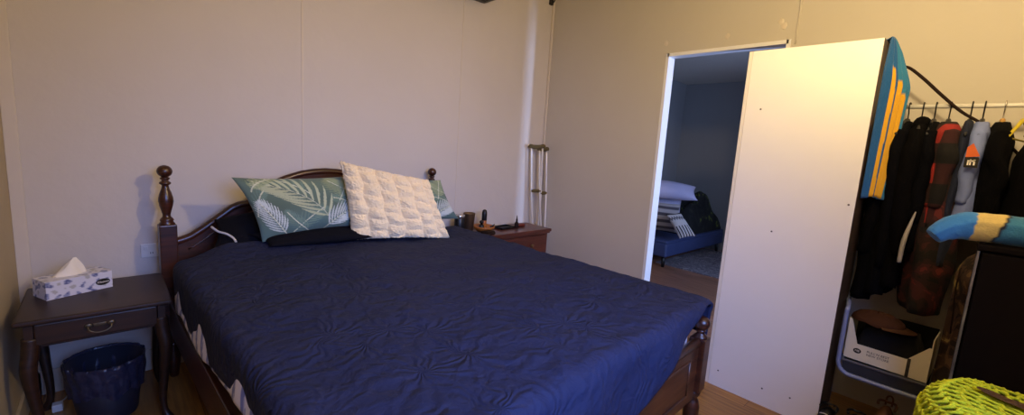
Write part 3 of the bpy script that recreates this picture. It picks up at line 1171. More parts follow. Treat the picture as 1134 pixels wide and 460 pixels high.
for a in ((-.085, -.079, -.05, .05), (.079, .085, -.05, .05), (-.085, .085, -.05, -.044), (-.085, .085, .044, .05)):
    box(bm, *a, 0, .020, .002)
ob('tray_body', bm, M['black'], tr)
fg = thing('figurine', 'small dark pointed figurine standing right of the black tray', 'figurine', (2.680, 2.77, ZC))
ob('figurine_body', lathe(B(), [(.022, 0), (.024, .006), (.018, .022), (.020, .034), (.013, .046), (.008, .058), (.0095, .068), (.006, .078), (.003, .105), (.001, .112)], 0, 0, 20), M['dark_brown'], fg)
cs = B()
box(cs, -.045, .045, -.028, .028, 0, .024, .010, 3)
co_ = ob('leather_case', cs, M['brown_red'], None, True)
co_.location = (2.750, 2.80, ZC)
tag(co_, 'small red-brown leather case at the right end of the chest top', 'case')

# ------------------------------------------------------------------ crutches in the corner
def crutch(label, top, bot, rz, tilt):
    top, bot = Vector(top), Vector(bot)
    t = thing('crutch', label, 'crutch', bot, 0, 'crutches leaning in the corner')
    ax = (top - bot)
    L = ax.length
    q = ax.to_track_quat('Z', 'Y').to_matrix().to_4x4() @ Matrix.Rotation(rz, 4, 'Z')
    t.rotation_euler = q.to_euler()
    zt = L - .02
    for sx in (-1, 1):
        bm = tube(B(), [(sx * .052, 0, zt), (sx * .047, 0, zt - .30), (sx * .043, 0, zt - .50), (sx * .020, 0, zt - .86), (sx * .014, 0, zt - .95), (sx * .0135, 0, zt - 1.0)], .0085, 10, 5)
        ob('side_tube', bm, M['alu'], t, True)
    ob('lower_leg', tube(B(), [(0, 0, .04), (0, 0, zt - .84)], .0095, 10), M['alu'], t, True)
    ob('underarm_pad', tube(B(), [(-.070, 0, zt - .002), (-.060, 0, zt + .012), (-.03, 0, zt + .006), (.03, 0, zt + .006), (.060, 0, zt + .012), (.070, 0, zt - .002)], [.012, .020, .019, .019, .020, .012], 14, 5), M['foam'], t, True)['label'] = 'olive foam underarm pad'
    ob('hand_grip', tube(B(), [(-.045, 0, zt - .41), (-.025, 0, zt - .41), (.025, 0, zt - .41), (.045, 0, zt - .41)], [.012, .016, .016, .012], 12), M['foam'], t, True)['label'] = 'olive foam hand grip'
    ob('rubber_tip', lathe(B(), [(.020, 0), (.021, .006), (.014, .03), (.012, .055)], 0, 0, 16), M['rubber'], t)
    return t
crutch('white aluminium crutch with olive pad leaning in the corner, further from the door', (2.955, 2.85, 1.365), (3.035, 2.83, 0), R(55), 0)
crutch('white aluminium crutch on the door side of its twin, behind the chest of drawers', (3.04, 2.85, 1.345), (3.06, 2.74, 0), R(-8), 0)

# ------------------------------------------------------------------ tall white bookcase seen from its back
BX, BY0, BY1, BZ = 2.61, .382, .955, 1.94
BK = thing('bookcase', 'tall white-backed bookcase standing in front of the doorway', 'bookcase', (BX, (BY0 + BY1) / 2, 0))
h = (BY1 - BY0) / 2
bm = box(B(), 0, .008, -h + .002, h - .020, .0, BZ)
ob('back_panel', bm, M['white_board'], BK)
bm = box(B(), 0.001, .25, h - .018, h, 0, BZ, .001)
ob('side_panel', bm, M['white_edge'], BK)
bm = box(B(), 0.001, .25, -h, -h + .018, 0, BZ, .001)
ob('side_panel', bm, M['board_side'], BK)['label'] = 'brown side panel'
for k, z in enumerate((.06, .42, .79, 1.16, 1.53, BZ - .018)):
    ob('shelf', box(B(), .008, .245, -h + .018, h - .018, z, z + .018), M['white_edge'], BK)
for y, z in ((.19, 1.63), (.22, .10), (-.02, .10), (-.155, .11), (-.26, 1.17), (.05, .98)):
    bm = lathe(B(), [(.0045, 0), (.0045, .0015), (.002, .002)], 0, 0, 12)
    bmesh.ops.transform(bm, matrix=Matrix.Translation((0, y, z)) @ Matrix.Rotation(R(-90), 4, 'Y'), verts=bm.verts[:])
    ob('screw', bm, M['screw'], BK)

# ------------------------------------------------------------------ clothes rack
RX, RZ = 2.93, 1.665
RK = thing('clothes_rack', 'white metal clothes rack with low shelf along the right wall', 'clothes rack', (RX, 0, 0))
ob('hanging_rail', tube(B(), [(0, .41, RZ), (0, -.60, RZ)], .0105, 12), M['rack'], RK, True)
for y in (.40, -.59):
    ob('post', tube(B(), [(-.02, y, 0.0), (0, y, .5), (0, y, RZ - .01)], .0125, 12), M['rack_grey'], RK, True)
sx = -.265
ob('shelf_frame', tube(B(), [(-.02, .385, .66), (sx + .03, .352, .66), (sx, .350, .62), (sx, .350, .42), (sx, .345, .36), (sx, .315, .327), (sx, .25, .322), (sx, -.1, .322), (sx, -.52, .322), (sx, -.55, .35), (sx, -.57, .42), (sx, -.57, .62), (sx + .03, -.575, .66), (-.02, -.585, .66)], .0105, 12, 6), M['rack_grey'], RK, True)
bm = B()
for k in range(9):
    tube(bm, [(sx + .004 + k * .033, .33, .322), (sx + .004 + k * .033, -.55, .322)], .004, 6)
for y in (.31, 0, -.3, -.54):
    tube(bm, [(sx, y, .322), (.02, y, .322), (0, y * 1.0 + .0, .322)], .005, 6)
tube(bm, [(0, .40, .322), (0, -.585, .322)], .008, 8)
ob('shelf_wire', bm, M['rack_grey'], RK, True)

# hangers and clothes ---------------------------------------------------------
def hanger(y, m, label, tilt=0.0, group=None, hw=.19):
    t = thing('clothes_hanger', label, 'hanger', (RX, y, RZ), tilt, group)
    ob('hook', tube(B(), [(.012, 0, -.008), (.016, 0, .004), (.012, 0, .015), (0, 0, .0195), (-.013, 0, .014), (-.017, 0, 0), (-.010, 0, -.018), (0, 0, -.035), (0, 0, -.07)], .0028, 8, 5), M['black'] if m is not M['wooden'] else M['chrome'], t, True)
    ob('hanger_arm', tube(B(), [(-hw, 0, -.145), (-.10, 0, -.105), (-.03, 0, -.072), (0, 0, -.066), (.03, 0, -.072), (.10, 0, -.105), (hw, 0, -.145)], [.006, .007, .009, .010, .009, .007, .006], 8, 4), m, t, True)
    ob('hanger_bar', tube(B(), [(-hw, 0, -.145), (-hw * .9, 0, -.152), (hw * .9, 0, -.152), (hw, 0, -.145)], .004, 6), m, t, True)
    return t

def garment(name, y, m, label, cat, length, half=.19, thick=.045, sleeve=.55, sm=None, tilt=0., group=None, seed=0., flare=1.0, neck=.05, sl_r=.05, top=-.075, bulge=0.):
    """body hanging edge-on under a hanger with a sleeve at either end"""
    t = thing(name, label, cat, (RX, y, RZ), tilt, group)
    bm = B()
    nA, nZ = 36, 30
    V = []
    for i in range(nA):
        a = 2 * math.pi * i / nA
        row = []
        for j in range(nZ + 1):
            s = j / nZ
            z = top - length * s ** 1.15
            if s < .16:
                q = s / .16
                hx = neck + (half - neck) * q ** .8
            else:
                hx = half * (1 + (flare - 1) * (s - .16) / .84)
            ty = thick * (.55 + .45 * min(1, s / .2)) * (1 + .35 * s) + bulge * math.sin(math.pi * s)
            fold = 1 + .22 * math.sin(5 * a + seed) * s + .25 * nz(math.cos(a) * 2 + seed, math.sin(a) * 2, s * 3)
            x = hx * (abs(math.cos(a)) ** .7) * (1 if math.cos(a) >= 0 else -1) * (1 + .05 * nz(a, s * 3, seed))
            yv = ty * math.sin(a) * fold + .012 * nz(s * 4, seed, 2) * s
            row.append(bm.verts.new((x, yv, z + (.02 * nz(math.cos(a) * 3, seed, 1.) if j == nZ else 0))))
        V.append(row)
    grid_faces(bm, V, True)
    bm.faces.new([V[i][0] for i in range(nA)])
    bm.faces.new([V[i][nZ] for i in range(nA)][::-1])
    ob('body', bm, m, t, True)
    if sleeve:
        for s in (-1, 1):
            p0 = Vector((s * (half - .035), 0, top - .055))
            pts = [p0, p0 + Vector((s * .022, .006 * math.sin(seed), -.10)), p0 + Vector((s * .020, .012 * math.sin(seed * 2 + 1), -sleeve * .5)), p0 + Vector((s * .012, .016 * math.cos(seed), -sleeve))]
            b2 = tube(B(), pts, [sl_r * .75, sl_r, sl_r * .9, sl_r * .8], 16, 7, .75)
            for v in b2.verts:
                v.co += Vector((0, .012 * nz(v.co.z * 14, v.co.y * 20, seed), 0)) + .5 * Vector((.012 * nz(v.co.z * 16 + 3, v.co.x * 9, seed), 0, 0))
            ob('sleeve', b2, sm or m, t, True)
    return t

HB = 'black hangers holding the dark clothes by the bookcase'
for y in (.325, .285, .235, .19):
    hanger(y, M['black'], 'thin black hanger hooked on the white rail above the black clothes', R(random.uniform(-8, 8)), HB)
G = garment('jacket', .335, M['black_matte'], 'long black jacket hanging first beside the bookcase', 'jacket', .90, .17, .035, .60, seed=1.0, sl_r=.040)
G = garment('coat', .285, M['navy_cotton'], 'navy black coat hanging second from the bookcase', 'coat', .86, .18, .04, .66, seed=2.2, sl_r=.045)
G = garment('hooded_sweater', .230, M['black_matte'], 'bulky black hooded sweater hanging between the navy black coat and the plaid shirt', 'sweater', .80, .19, .045, .58, seed=3.1, sl_r=.052)
ob('hood', tube(B(), [(-.08, .01, -.11), (-.04, 0, -.085), (.03, 0, -.08), (.08, 0, -.115)], [.02, .030, .034, .026], 14, 5), M['black_matte'], G, True)
G = garment('knit_top', .185, M['navy_cotton'], 'dark charcoal top squeezed just left of the red plaid shirt', 'top', .62, .185, .03, .42, seed=4.4, sl_r=.04)
hanger(.140, M['black'], 'black hanger carrying the red plaid shirt', R(5))
G = garment('plaid_shirt', .138, M['plaid'], 'red and black plaid flannel shirt hanging at the middle of the rack', 'shirt', .48, .19, .050, .34, seed=5.3, sl_r=.050, flare=1.0, tilt=R(6), bulge=.01)
G = garment('patterned_dress', .112, M['dress'], 'dark red patterned dress hanging lower than the plaid shirt above the cream box', 'dress', .86, .175, .050, .0, seed=5.9, flare=1.22, tilt=R(3), bulge=.03, top=-.11)
bm = tube(B(), [(-.205, .075, -.50), (-.222, .085, -.56), (-.232, .096, -.64), (-.235, .098, -.74)], [.005, .014, .019, .017], 12, 6, .5)
ob('pale_sash', bm, M['grey_cloth'], G, True)['label'] = 'pale grey sash hanging from the dress'
hanger(.070, M['black'], 'black hanger above the dark blue jeans')
G = garment('jeans', .070, M['denim'], 'dark blue denim jeans hanging between the plaid shirt and the pale blue shirt', 'jeans', .66, .185, .028, 0, seed=6.0, neck=.12)
hanger(.030, M['black'], 'black hanger above the pale blue shirt')
G = garment('t_shirt', .028, M['pale_blue'], 'pale blue shirt with an orange and black badge', 'shirt', .44, .19, .040, .31, seed=7.0, sl_r=.042)
bm = B()
prism(bm, [(-.022, .0), (.020, -.006), (.020, .036), (.004, .054)], 'x', -.2285, -.2265)
bz = ob('orange_badge', bm, M['orange'], G, loc=(-.008, .006, -.235))
bm = box(B(), -.2295, -.2275, -.021, .021, -.022, .022, .0)
bk = ob('black_badge', bm, M['ink'], G, loc=(-.008, .006, -.262))
bm = B()
for a in ((-.012, -.006, -.012, .012), (.0, .005, -.012, .012), (-.012, .012, .003, .009), (.007, .012, -.012, .002)):
    box(bm, -.2315, -.230, a[0], a[1], a[2], a[3])
ob('white_emblem', bm, M['white_ink'], bk)
hanger(-.032, M['wooden'], 'pale wooden hanger with a steel hook carrying the plain black shirt')
G = garment('black_shirt', -.035, M['black_matte'], 'plain black shirt on the pale wooden hanger', 'shirt', .52, .20, .042, .34, seed=8.0, sl_r=.046)
hanger(-.095, M['yellow'], 'black and yellow plastic hanger left empty near the rack end', R(-12))
hanger(-.135, M['black'], 'black hanger with the black trousers at the far right of the rail', R(-10))
G = garment('trousers', -.155, M['black_matte'], 'black trousers hanging lowest at the right edge of the rack', 'trousers', .60, .19, .04, 0, seed=9.0, neck=.1, top=-.15, tilt=R(-14))

# bent dark stick laid over the rail
ST = thing('bent_stick', 'long thin bent dark stick leaning over the hanging rail', 'stick', (0, 0, 0))
ob('stick_shaft', tube(B(), [(2.86, .352, 1.855), (2.87, .31, 1.845), (2.88, .25, 1.79), (2.895, .18, 1.715), (2.905, .10, 1.635), (2.91, .0, 1.56), (2.91, -.11, 1.44), (2.91, -.22, 1.30)], [.004, .0065, .007, .007, .0065, .006, .006, .005], 10, 6), M['dark_brown'], ST, True)

# striped towel bunched over the bookcase's upper corner
def make_towel():
    bm = B()
    V = []
    cols = []
    nS, nT = 120, 60
    blue, mid, yel, pal = map(lin, ('#1a5590', '#2a74a0', '#d9a227', '#62a8bb'))
    def at(K, t):
        for (a, x), (b, y) in zip(K, K[1:]):
            if t <= b:
                return x + (y - x) * (t - a) / (b - a)
        return K[-1][1]
    for i in range(nS + 1):
        s = i / nS
        row = []
        for j in range(nT + 1):
            t = j / nT
            # left and right borders of the bunch as it hangs (s runs left to right)
            if t < .10:
                q = t / .10
                z = 1.84 + .125 * q
                p0, p1 = (2.72, .412 - .006 * q), (2.80, .410 - .006 * q)
                am = .003
            else:
                q = (t - .10) / .90
                z = 1.965 - .745 * q - .03 * abs(s - .45) * q
                y1 = at([(0, .372), (.08, .345), (.30, .300), (.6, .305), (1, .318)], q)
                x0 = at([(0, 2.715), (.2, 2.66), (1, 2.645)], q)
                x1 = at([(0, 2.80), (.3, 2.78), (1, 2.72)], q)
                p0, p1 = (x0, .3735), (x1, y1)
                am = .004 + .010 * min(1, q * 4)
            dx, dy = p1[0] - p0[0], p1[1] - p0[1]
            ln = math.hypot(dx, dy) + 1e-6
            nx, ny = dy / ln, -dx / ln                 # towards the viewer side
            w_ = am * (math.sin(s * math.pi * 9 + .4 + q * .6) - 1) * min(1, 5 * s)
            x = p0[0] + dx * s - nx * w_ * -1
            y = p0[1] + dy * s + ny * abs(w_) * .9
            row.append(bm.verts.new((x, min(y, .3755 if t >= .10 else 9), z)))
            k = s * 7 + .10 * nz(t * 3, s * 2) + .15
            c = blue if k < 2.0 else yel if k < 2.5 else blue if k < 3.0 else yel if k < 4.3 else pal if k < 5.3 else yel if k < 6.1 else mid
            if t < .16 + .045 * k and k < 6.2:
                c = blue if k < 3.8 else mid
            cols.append(c)
        V.append(row)
    grid_faces(bm, V)
    o = ob('beach_towel', bm, M['towel'], None, True)
    set_pattern(o, np.array(cols))
    md = o.modifiers.new('thick', 'SOLIDIFY')
    md.thickness = .005
    md.offset = 0
    return tag(o, 'blue towel with yellow stripes draped over the top corner of the bookcase', 'towel')
make_towel()

# white display box on a grey tub, cap on top
TU = thing('storage_tub', 'shallow grey plastic tub on the rack shelf under the white box', 'tub', (2.80, .175, .328))
bm = B()
V = [[bm.verts.new((sx_ * (.115 + .006 * k), sy_ * (.155 + .006 * k), .064 * k)) for k in (0, 1)] for sx_, sy_ in ((-1, -1), (1, -1), (1, 1), (-1, 1))]
grid_faces(bm, V, True, smooth=False)
bm.faces.new([V[i][0] for i in range(4)])
bmesh.ops.solidify(bm, geom=bm.faces[:], thickness=.004)
ob('tub_body', bm, M['tub'], TU)
bm = B()
for y in (-.162, .162):
    box(bm, -.122, .122, y - .006, y + .006, .056, .066, .002)
for x in (-.122, .122):
    box(bm, x - .006, x + .006, -.165, .165, .056, .066, .002)
ob('tub_rim', bm, M['tub'], TU)

DX = thing('display_box', 'cream cardboard box with a cut-out front and dark contents on the clothes rack shelf', 'box', (2.79, .178, .396), R(-3))
bm = B()
# front (faces -x): low lip with slanting shoulders
fy = .152
prism(bm, [(-fy, 0), (fy, 0), (fy, .205), (fy - .008, .205), (fy - .042, .082), (-fy + .075, .082), (-fy + .008, .165), (-fy, .165)], 'x', -.093, -.089)
ob('front_panel', bm, M['card'], DX)
ob('side_panel', box(B(), -.093, .093, fy, fy + .004, 0, .205), M['card'], DX)
ob('side_panel', box(B(), -.093, .093, -fy - .004, -fy, 0, .205), M['card'], DX)
ob('rear_panel', box(B(), .089, .093, -fy, fy, 0, .215), M['card_in'], DX)['label'] = 'black rear panel'
ob('bottom_panel', box(B(), -.089, .089, -fy, fy, 0, .004), M['card'], DX)
bm = B()
bmesh.ops.create_circle(bm, cap_ends=True, radius=1, segments=32)
for v in bm.verts:
    v.co = Vector((-.0937, .105 + v.co.x * .016, .048 + v.co.y * .013))
lo = ob('oval_logo', bm, M['ink'], DX)
text('logo_lettering', 'MB', .014, M['white_ink'], DX, (-.0942, .105, .048), (R(90), 0, R(-90)), .0002)
text('printed_lettering', "PULL'N BEST\nNEW STORE", .0155, M['ink'], DX, (-.0937, .025, .050), (R(90), 0, R(-90)), .0002)
bm = box(B(), -.0965, -.0935, -.092, -.080, 0.0, .09, .001)
ob('dark_strap', bm, M['rubber'], DX)['label'] = 'dark strap'
# black cloth filling the box
bm = B()
V = []
for i in range(25):
    row = []
    for j in range(25):
        u, v = i / 24, j / 24
        e = min(1, 6 * min(u, 1 - u)) * min(1, 6 * min(v, 1 - v))
        row.append(bm.verts.new((-.085 + .17 * u, -.145 + .29 * v, .012 + e * (.165 + .035 * nz(u * 4, v * 4, 2)))))
    V.append(row)
grid_faces(bm, V)
bc = ob('black_cloth', bm, M['card_in'], None, True)
bc.location = (2.79, .178, .396)
bc.rotation_euler = (0, 0, R(-3))
tag(bc, 'black cloth heaped inside the cream cardboard box under the brown cap', 'cloth')
CP = thing('baseball_cap', 'dark brown cap with a tan brim lying on top of the cream box', 'cap', (2.735, .235, .605), R(-100))
bm = B()
V = []
for i in range(28):
    a = 2 * math.pi * i / 28
    V.append([bm.verts.new((.105 * math.cos(a) * math.cos(R(8 * k)), .085 * math.sin(a) * math.cos(R(8 * k)), .052 * math.sin(R(8 * k)) + .008 * nz(math.cos(a) * 2, math.sin(a) * 2, k * .3))) for k in range(12)])
grid_faces(bm, V, True)
ob('crown', bm, M['cap'], CP, True)
bm = B()
V = []
for i in range(17):
    a = R(-68 + 136 * i / 16)
    V.append([bm.verts.new(((.102 + .048 * k * math.cos(a)) * math.cos(a), (.083 + .01 * k) * math.sin(a), .004 - .010 * k + .02 * k * math.cos(a) * 0)) for k in (0, .5, 1)])
grid_faces(bm, V)
bmesh.ops.solidify(bm, geom=bm.faces[:], thickness=.005)
ob('brim', bm, M['boot'], CP, True)['label'] = 'tan brim'
ob('crown_button', lathe(B(), [(.008, .047), (.008, .054), (.004, .057)], 0, 0, 12), M['cap'], CP)

# tall camouflage bag standing behind the cabinet
CB = thing('camouflage_bag', 'tall brown camouflage bag standing between the cream box and the dark cabinet', 'bag', (2.755, -.055, 0), R(5))
bm = B()
V = []
for i in range(32):
    a = 2 * math.pi * i / 32
    row = []
    for j in range(26):
        s = j / 25
        e = min(1, (1 - s) * 9) ** .5 * min(1, s * 14 + .5) ** .5
        k = 1 + .18 * nz(math.cos(a) * 1.6, math.sin(a) * 1.6, s * 5) + .05 * math.sin(5 * a)
        row.append(bm.verts.new((.085 * math.cos(a) * e * k, .062 * math.sin(a) * e * k, 1.03 * s)))
    V.append(row)
grid_faces(bm, V, True)
bm.faces.new([V[i][0] for i in range(32)])
bm.faces.new([V[i][-1] for i in range(32)])
ob('bag_body', bm, M['camo'], CB, True)
ob('bag_strap', tube(B(), [(-.06, .058, .95), (-.088, .062, .86), (-.096, .055, .75), (-.092, .05, .66)], .006, 8, 5, .5), M['dark_brown'], CB, True)

# dark cabinet at the right
KX, KY0, KY1, KZ = 2.36, -.66, -.036, 1.098
KB = thing('dark_cabinet', 'dark brown wooden cabinet with a bright metal edge strip under the rolled towel', 'cabinet', (KX, (KY0 + KY1) / 2, 0))
hk = (KY1 - KY0) / 2
bm = B()
box(bm, .012, .26, -hk, hk, .05, KZ - .022, .002)
box(bm, .03, .24, -hk + .03, hk - .03, 0, .05)
ob('body', bm, M['cabinet'], KB)
ob('cabinet_top', box(B(), -.006, .266, -hk - .006, hk + .004, KZ - .022, KZ, .004), M['cabinet'], KB)
for y0, y1 in ((-hk + .003, -.003), (.003, hk - .012)):
    d = ob('door', box(B(), -.006, .012, y0, y1, .06, KZ - .03, .003), M['cabinet'], KB)
    yk = -.03 if y1 < 0 else .03
    bm = lathe(B(), [(.005, 0), (.005, .012), (.011, .018), (.011, .024), (.004, .028)], 0, 0, 14)
    bmesh.ops.transform(bm, matrix=Matrix.Translation((-.006, yk, .72)) @ Matrix.Rotation(R(-90), 4, 'Y'), verts=bm.verts[:])
    ob('door_knob', bm, M['cabinet'], d)
ob('edge_strip', box(B(), -.008, .014, hk - .006, hk + .002, .06, KZ - .026, .002), M['strip'], KB)['label'] = 'bright metal edge strip'

# rolled towel on the cabinet
def make_roll():
    bm = B()
    path = catmull([(2.345, .088, 1.105), (2.36, .06, 1.134), (2.385, .015, 1.155), (2.41, -.05, 1.158), (2.43, -.14, 1.156), (2.44, -.25, 1.154), (2.44, -.38, 1.154), (2.44, -.46, 1.154)], 10)
    n = len(path)
    cols = []
    V = []
    blue, cream, teal = lin('#3f86c8'), lin('#e2c878'), lin('#3d7fa6')
    up = Vector((0, 0, 1))
    seg = 40
    rings = []
    for i, p in enumerate(path):
        d = (path[min(i + 1, n - 1)] - path[max(i - 1, 0)]).normalized()
        s = d.cross(up).normalized()
        u2 = s.cross(d).normalized()
        r0 = .030 + .024 * min(1, i / 22)
        row = []
        for k in range(seg):
            a = 2 * math.pi * k / seg
            r = r0 * (1 + .05 * nz(i * .25, math.cos(a) * 2, math.sin(a) * 2)) + .004 * (1 if 0.2 < a < .5 else 0)
            row.append(bm.verts.new(p + r * (math.cos(a) * s + math.sin(a) * u2)))
            f = i / n + .035 * math.cos(a + .8)
            c = blue if f < .33 else cream if f < .47 else lin('#2e3440') if f < .485 else teal
            nn = nz(p.x * 25, p.y * 25, a * 2)
            c = np.array(c) * (1 + .12 * nn)
            cols.append(c)
        rings.append(row)
    for a, b in zip(rings, rings[1:]):
        for k in range(seg):
            f = bm.faces.new((a[k], a[(k + 1) % seg], b[(k + 1) % seg], b[k]))
            f.smooth = True
    bm.faces.new(rings[0][::-1])
    bm.faces.new(rings[-1])
    o = ob('rolled_towel', bm, M['roll'], None)
    set_pattern(o, np.array(cols))
    return tag(o, 'rolled blue towel with a cream band lying along the dark cabinet top', 'towel')
make_roll()

# shoes on the floor under the rack
def shoe(name, loc, rz, m, label, group=None, laces=True, high=0.0):
    t = thing(name, label, 'shoe', loc, rz, group)
    bm = B()
    prof = [(0, .030, .062 + high), (.035, .036, .075 + high), (.075, .038, .074 + high * .8), (.115, .041, .058 + high * .2), (.16, .046, .048), (.21, .046, .042), (.25, .036, .034), (.272, .016, .022)]
    V = []
    seg = 20
    for x, wy, hz in prof:
        V.append([bm.verts.new((x, wy * math.cos(2 * math.pi * k / seg), .018 + (hz * .95) * (.5 + .5 * math.sin(2 * math.pi * k / seg)))) for k in range(seg)])
    for a, b in zip(V, V[1:]):
        for k in range(seg):
            f = bm.faces.new((a[k], a[(k + 1) % seg], b[(k + 1) % seg], b[k]))
            f.smooth = True
    bm.faces.new(V[0][::-1])
    bm.faces.new(V[-1])
    ob('upper', bm, m, t)
    bm = B()
    out = [(x, wy + .003) for x, wy, _ in prof] + [(x, -wy - .003) for x, wy, _ in prof[::-1]]
    prism(bm, out, 'z', 0, .024)
    ob('sole', bm, M['rubber'], t)
    bm = B()
    tube(bm, [(.055, .032, .088 + high * .9), (.03, .034, .094 + high), (0.0, .02, .090 + high), (-.002, 0, .088 + high), (.0, -.02, .090 + high), (.03, -.034, .094 + high), (.055, -.032, .088 + high)], .006, 8, 4)
    ob('collar', bm, m, t, True)
    if laces:
        bm = B()
        for k in range(4):
            x = .085 + k * .024
            z = .094 - k * .009 + high * .55 * (1 - k / 4)
            tube(bm, [(x, -.026, z - .008), (x + .006, 0, z), (x + .012, .026, z - .008)], .0028, 6, 3)
        ob('laces', bm, M['lace'], t, True)['label'] = 'white laces'
    return t
shoe('sneaker', (2.66, .345, 0), R(178), M['black'], 'black sneaker with white laces beside the bookcase side', 'black sneakers under the rack', high=.05)
shoe('sneaker', (2.70, .245, 0), R(186), M['black'], 'black sneaker with white laces next to the tan boot', 'black sneakers under the rack', high=.05)
bt_ = shoe('boot', (2.78, .14, 0), R(176), M['boot'], 'tan brown boot with a heel loop under the rack shelf', None, True, .12)
ob('pull_loop', tube(B(), [(-.004, -.012, .19), (-.012, -.012, .225), (-.014, 0, .238), (-.012, .012, .225), (-.004, .012, .19)], .004, 8, 4), M['boot'], bt_, True)

# ------------------------------------------------------------------ lime crochet blanket over a hamper
HP = thing('laundry_hamper', 'dark laundry hamper under the lime crochet blanket at the lower right', 'hamper', (1.90, -.265, 0))
bm = lathe(B(), [(.17, 0), (.18, .02), (.215, .55), (.222, .56), (.222, .578), (.001, .582)], 0, 0, 36, False)
ob('hamper_body', bm, M['card_in'], HP)
def blanket_pt(u, v):
    """u,v in -1..1 -> draped point: flat crown, rounded shoulders, hanging skirt"""
    r = max(abs(u), abs(v)) * .98
    a = math.atan2(v, u)
    R0 = .26
    L = r * .52
    if L < R0 - .05:
        rad, z = L, .690 + .012 * nz(u * 3, v * 3, 1)
    else:
        e = L - (R0 - .05)
        th = min(e / .07, 1.45)
        rad = R0 - .05 + .07 * math.sin(th)
        z = .690 - .07 * (1 - math.cos(th)) - max(0, e - .07 * 1.45)
        rad += .03 * max(0, e - .10) * (1 + math.sin(7 * a)) * 1.5
        z += .010 * nz(u * 3, v * 3, 1)
    y = -.265 + rad * math.sin(a) * 1.05
    return Vector((1.90 + rad * math.cos(a) * 1.02, y, z - .012 + .13 * min(0, y + .06)))
def make_crochet():
    bm = B()
    n = 26                                   # thick scalloped rows, joined by short posts that leave open holes
    for row in range(n + 1):
        v = -1 + 2 * row / n
        pts = []
        for k in range(n * 4 + 1):
            u = -1 + 2 * k / (n * 4)
            p = blanket_pt(u, v + .016 * math.sin(k * math.pi / 2 + (row % 2) * math.pi))
            p.z += .004 * math.sin(k * math.pi / 2 + 1.2)
            pts.append(p)
        tube(bm, pts, .0058, 6)
    for row in range(n):
        v0, v1 = -1 + 2 * row / n, -1 + 2 * (row + 1) / n
        for k in range(n + 1):
            u = -1 + 2 * (k + (.5 if row % 2 else 0)) / n
            if u > 1:
                continue
            a, b = blanket_pt(u, v0), blanket_pt(min(1, u + .012), v1)
            m_ = (a + b) / 2
            tube(bm, [a, m_ + Vector((0, 0, .003)), b], [.0065, .0045, .0065], 6)
    return bm
CR = ob('crochet_blanket', make_crochet(), M['lime'], None, True)
tag(CR, 'lime yellow crochet blanket with open holes in the lower right corner', 'blanket')
bm = B()
V = []
for i in range(21):
    row = []
    for j in range(21):
        x, y = -1 + i / 10, -1 + j / 10
        k = max(abs(x), abs(y)) / max(1e-6, math.hypot(x, y))
        x, y = x * k, y * k
        p = blanket_pt(.18 + .08 * x, .24 + .12 * y)
        row.append(bm.verts.new(p + Vector((0, 0, .017))))
    V.append(row)
grid_faces(bm, V)
bmesh.ops.solidify(bm, geom=bm.faces[:], thickness=.004)
ob('brown_patch', bm, M['patch'], CR, True)['label'] = 'brown oval patch'

# ------------------------------------------------------------------ unit at the top of the back wall, bracket in the corner
AC = thing('air_conditioner', 'grey underside of a wall unit high on the wall above the bed', 'air conditioner', (1.92, DW, 2.475))
ob('casing', box(B(), -.40, .40, -.20, 0, 0, .27, .02, 3), M['aircon'], AC)
bm = B()
for k in range(5):
    box(bm, -.36, .36, -.19 + k * .03, -.178 + k * .03, -.004, .004, .001)
ob('louvre', bm, M['black'], AC)
HK = thing('corner_hook', 'small dark hook high up in the corner above the crutches', 'hook', (3.10, DW - .01, 2.665))
ob('hook_plate', box(B(), -.02, .02, -.014, .008, 0, .05, .003), M['rubber'], HK)
ob('hook_arm', tube(B(), [(0, -.012, .03), (0, -.035, .02), (0, -.045, .03), (0, -.042, .045)], .005, 8, 4), M['rubber'], HK, True)

# ceiling lamp, its dish put under the bulb to block steep downward light
CL = thing('ceiling_lamp', 'small white ceiling lamp with a light-blocking dish above the foot of the bed', 'lamp', (LAMP[0], LAMP[1], CH))
ob('ceiling_rose', lathe(B(), [(.06, 0), (.06, -.012), (.03, -.03), (.008, -.035)], 0, 0, 24), M['pot'], CL)
dz = LAMP[2] - CH
ob('lamp_cord', tube(B(), [(0, 0, -.03), (0, 0, dz + .14)], .004, 8), M['black'], CL)
bm = lathe(B(), [(.012, dz - .105), (.08, dz - .104), (.113, dz - .092), (.115, dz - .088), (.08, dz - .099), (.001, dz - .1)], 0, 0, 32, False)
ob('shade_dish', bm, M['pot'], CL)
bm = B()
for k in range(3):
    a = 2 * math.pi * k / 3
    tube(bm, [(.11 * math.cos(a), .11 * math.sin(a), dz - .09), (.02 * math.cos(a), .02 * math.sin(a), dz + .15)], .0015, 6)
ob('shade_wire', bm, M['black'], CL)
ob('bulb_socket', lathe(B(), [(.012, dz + .16), (.022, dz + .15), (.022, dz + .105), (.014, dz + .095)], 0, 0, 18), M['pot'], CL)

# ------------------------------------------------------------------ the room beyond the doorway
SB = thing('daybed', 'low navy blue daybed seen through the doorway', 'daybed', (5.74, 2.83, 0))
bm = box(B(), -.90, .80, -.42, .42, .13, .30, .03, 4)
ob('base', bm, M['sofa'], SB, True)
bm = box(B(), -.895, .795, -.415, .415, .29, .335, .02, 4)
ob('seat_pad', bm, M['sofa'], SB, True)
for sx_ in (-1, 1):
    for sy_ in (-1, 1):
        ob('leg', tube(B(), [(sx_ * .78 - .05, sy_ * .36, .14), (sx_ * .79 - .05, sy_ * .37, 0)], [.026, .018], 12), M['black'], SB, True)

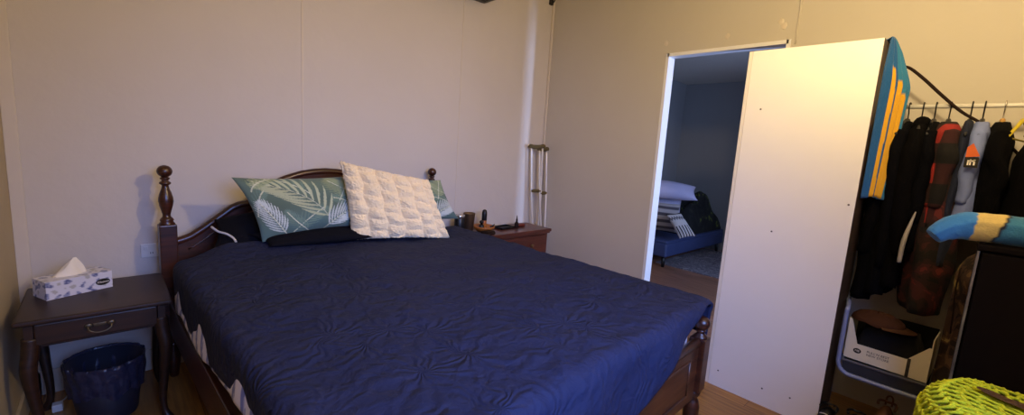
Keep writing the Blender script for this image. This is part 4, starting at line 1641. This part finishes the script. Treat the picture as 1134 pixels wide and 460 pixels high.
def stripes(a1, a2, n, vert=True):
    def f(U, V):
        t = (V if vert else U) * n
        c = np.ones((len(U), 3)) * np.array(lin(a1))
        return mixc(c, lin(a2), ((t % 1) > .5).astype(float))
    return f
def zigzag(U, V):
    c = np.ones((len(U), 3)) * np.array(lin('#c9c1c0'))
    m = ((U * 6 % 1) > .5) & (V > .55)
    c = mixc(c, lin('#1c191c'), m.astype(float))
    c = mixc(c, lin('#5c555c'), (((np.sin(U * 40) * .04 + V) > .2) & ((np.sin(U * 40) * .04 + V) < .3)).astype(float))
    return mixc(c, lin('#1c191c'), (V < .08).astype(float))
q = pillow('pillow', (4.96, 2.98, .79), (5.18, 2.46, .76), (5.17, 2.41, .40), (4.96, 2.93, .38), .17, M['stripe'], (40, 40), .05, stripes('#a79f9f', '#4d474f', 4.5), seed=12)
tag(q, 'grey striped pillow standing on the daybed beyond the doorway', 'pillow')
q = pillow('pillow', (5.02, 2.98, 1.02), (5.42, 2.40, .98), (5.24, 2.28, .83), (4.82, 2.86, .86), .20, M['lilac'], (36, 30), .05, None, seed=14)
tag(q, 'pale lilac pillow topmost on the pillow pile beyond the doorway', 'pillow')
q = pillow('pillow', (5.14, 3.04, .86), (5.42, 2.56, .86), (5.36, 2.50, .42), (5.10, 2.98, .42), .16, M['lilac'], (30, 30), .05, None, seed=15)
tag(q, 'pale lilac pillow standing behind the grey striped pillow on the daybed', 'pillow')
q = pillow('cushion', (4.88, 2.49, .655), (5.00, 2.37, .685), (4.98, 2.13, .44), (4.86, 2.27, .395), .10, M['stripe'], (60, 60), .04, zigzag, seed=16)
tag(q, 'small black and white striped cushion leaning on the daybed front beyond the doorway', 'cushion')
bm = B()
V = []
for i in range(61):
    row = []
    for j in range(41):
        u, v = -1 + i / 30, -1 + j / 20
        e = max(0, 1 - abs(u) ** 3) * max(0, 1 - abs(v) ** 3)
        hgt = (.42 + .14 * u) * e ** .6 * (1 + .5 * nz(u * 2.4, v * 2.4, 3)) + .05 * e * nz(u * 8, v * 8, 5)
        row.append(bm.verts.new((5.98 + .56 * u, 2.83 + .38 * v, .337 + max(0.002, hgt))))
    V.append(row)
grid_faces(bm, V)
bl = ob('blanket', bm, M['camo2'], None, True)
tag(bl, 'dark crumpled blanket with green patches heaped on the daybed', 'blanket')
bm = box(B(), 5.02, 6.5, .55, 2.62, .0, .012, .004)
rg = ob('rug', bm, M['rug'])
tag(rg, 'grey patterned rug on the floor beyond the doorway', 'rug')
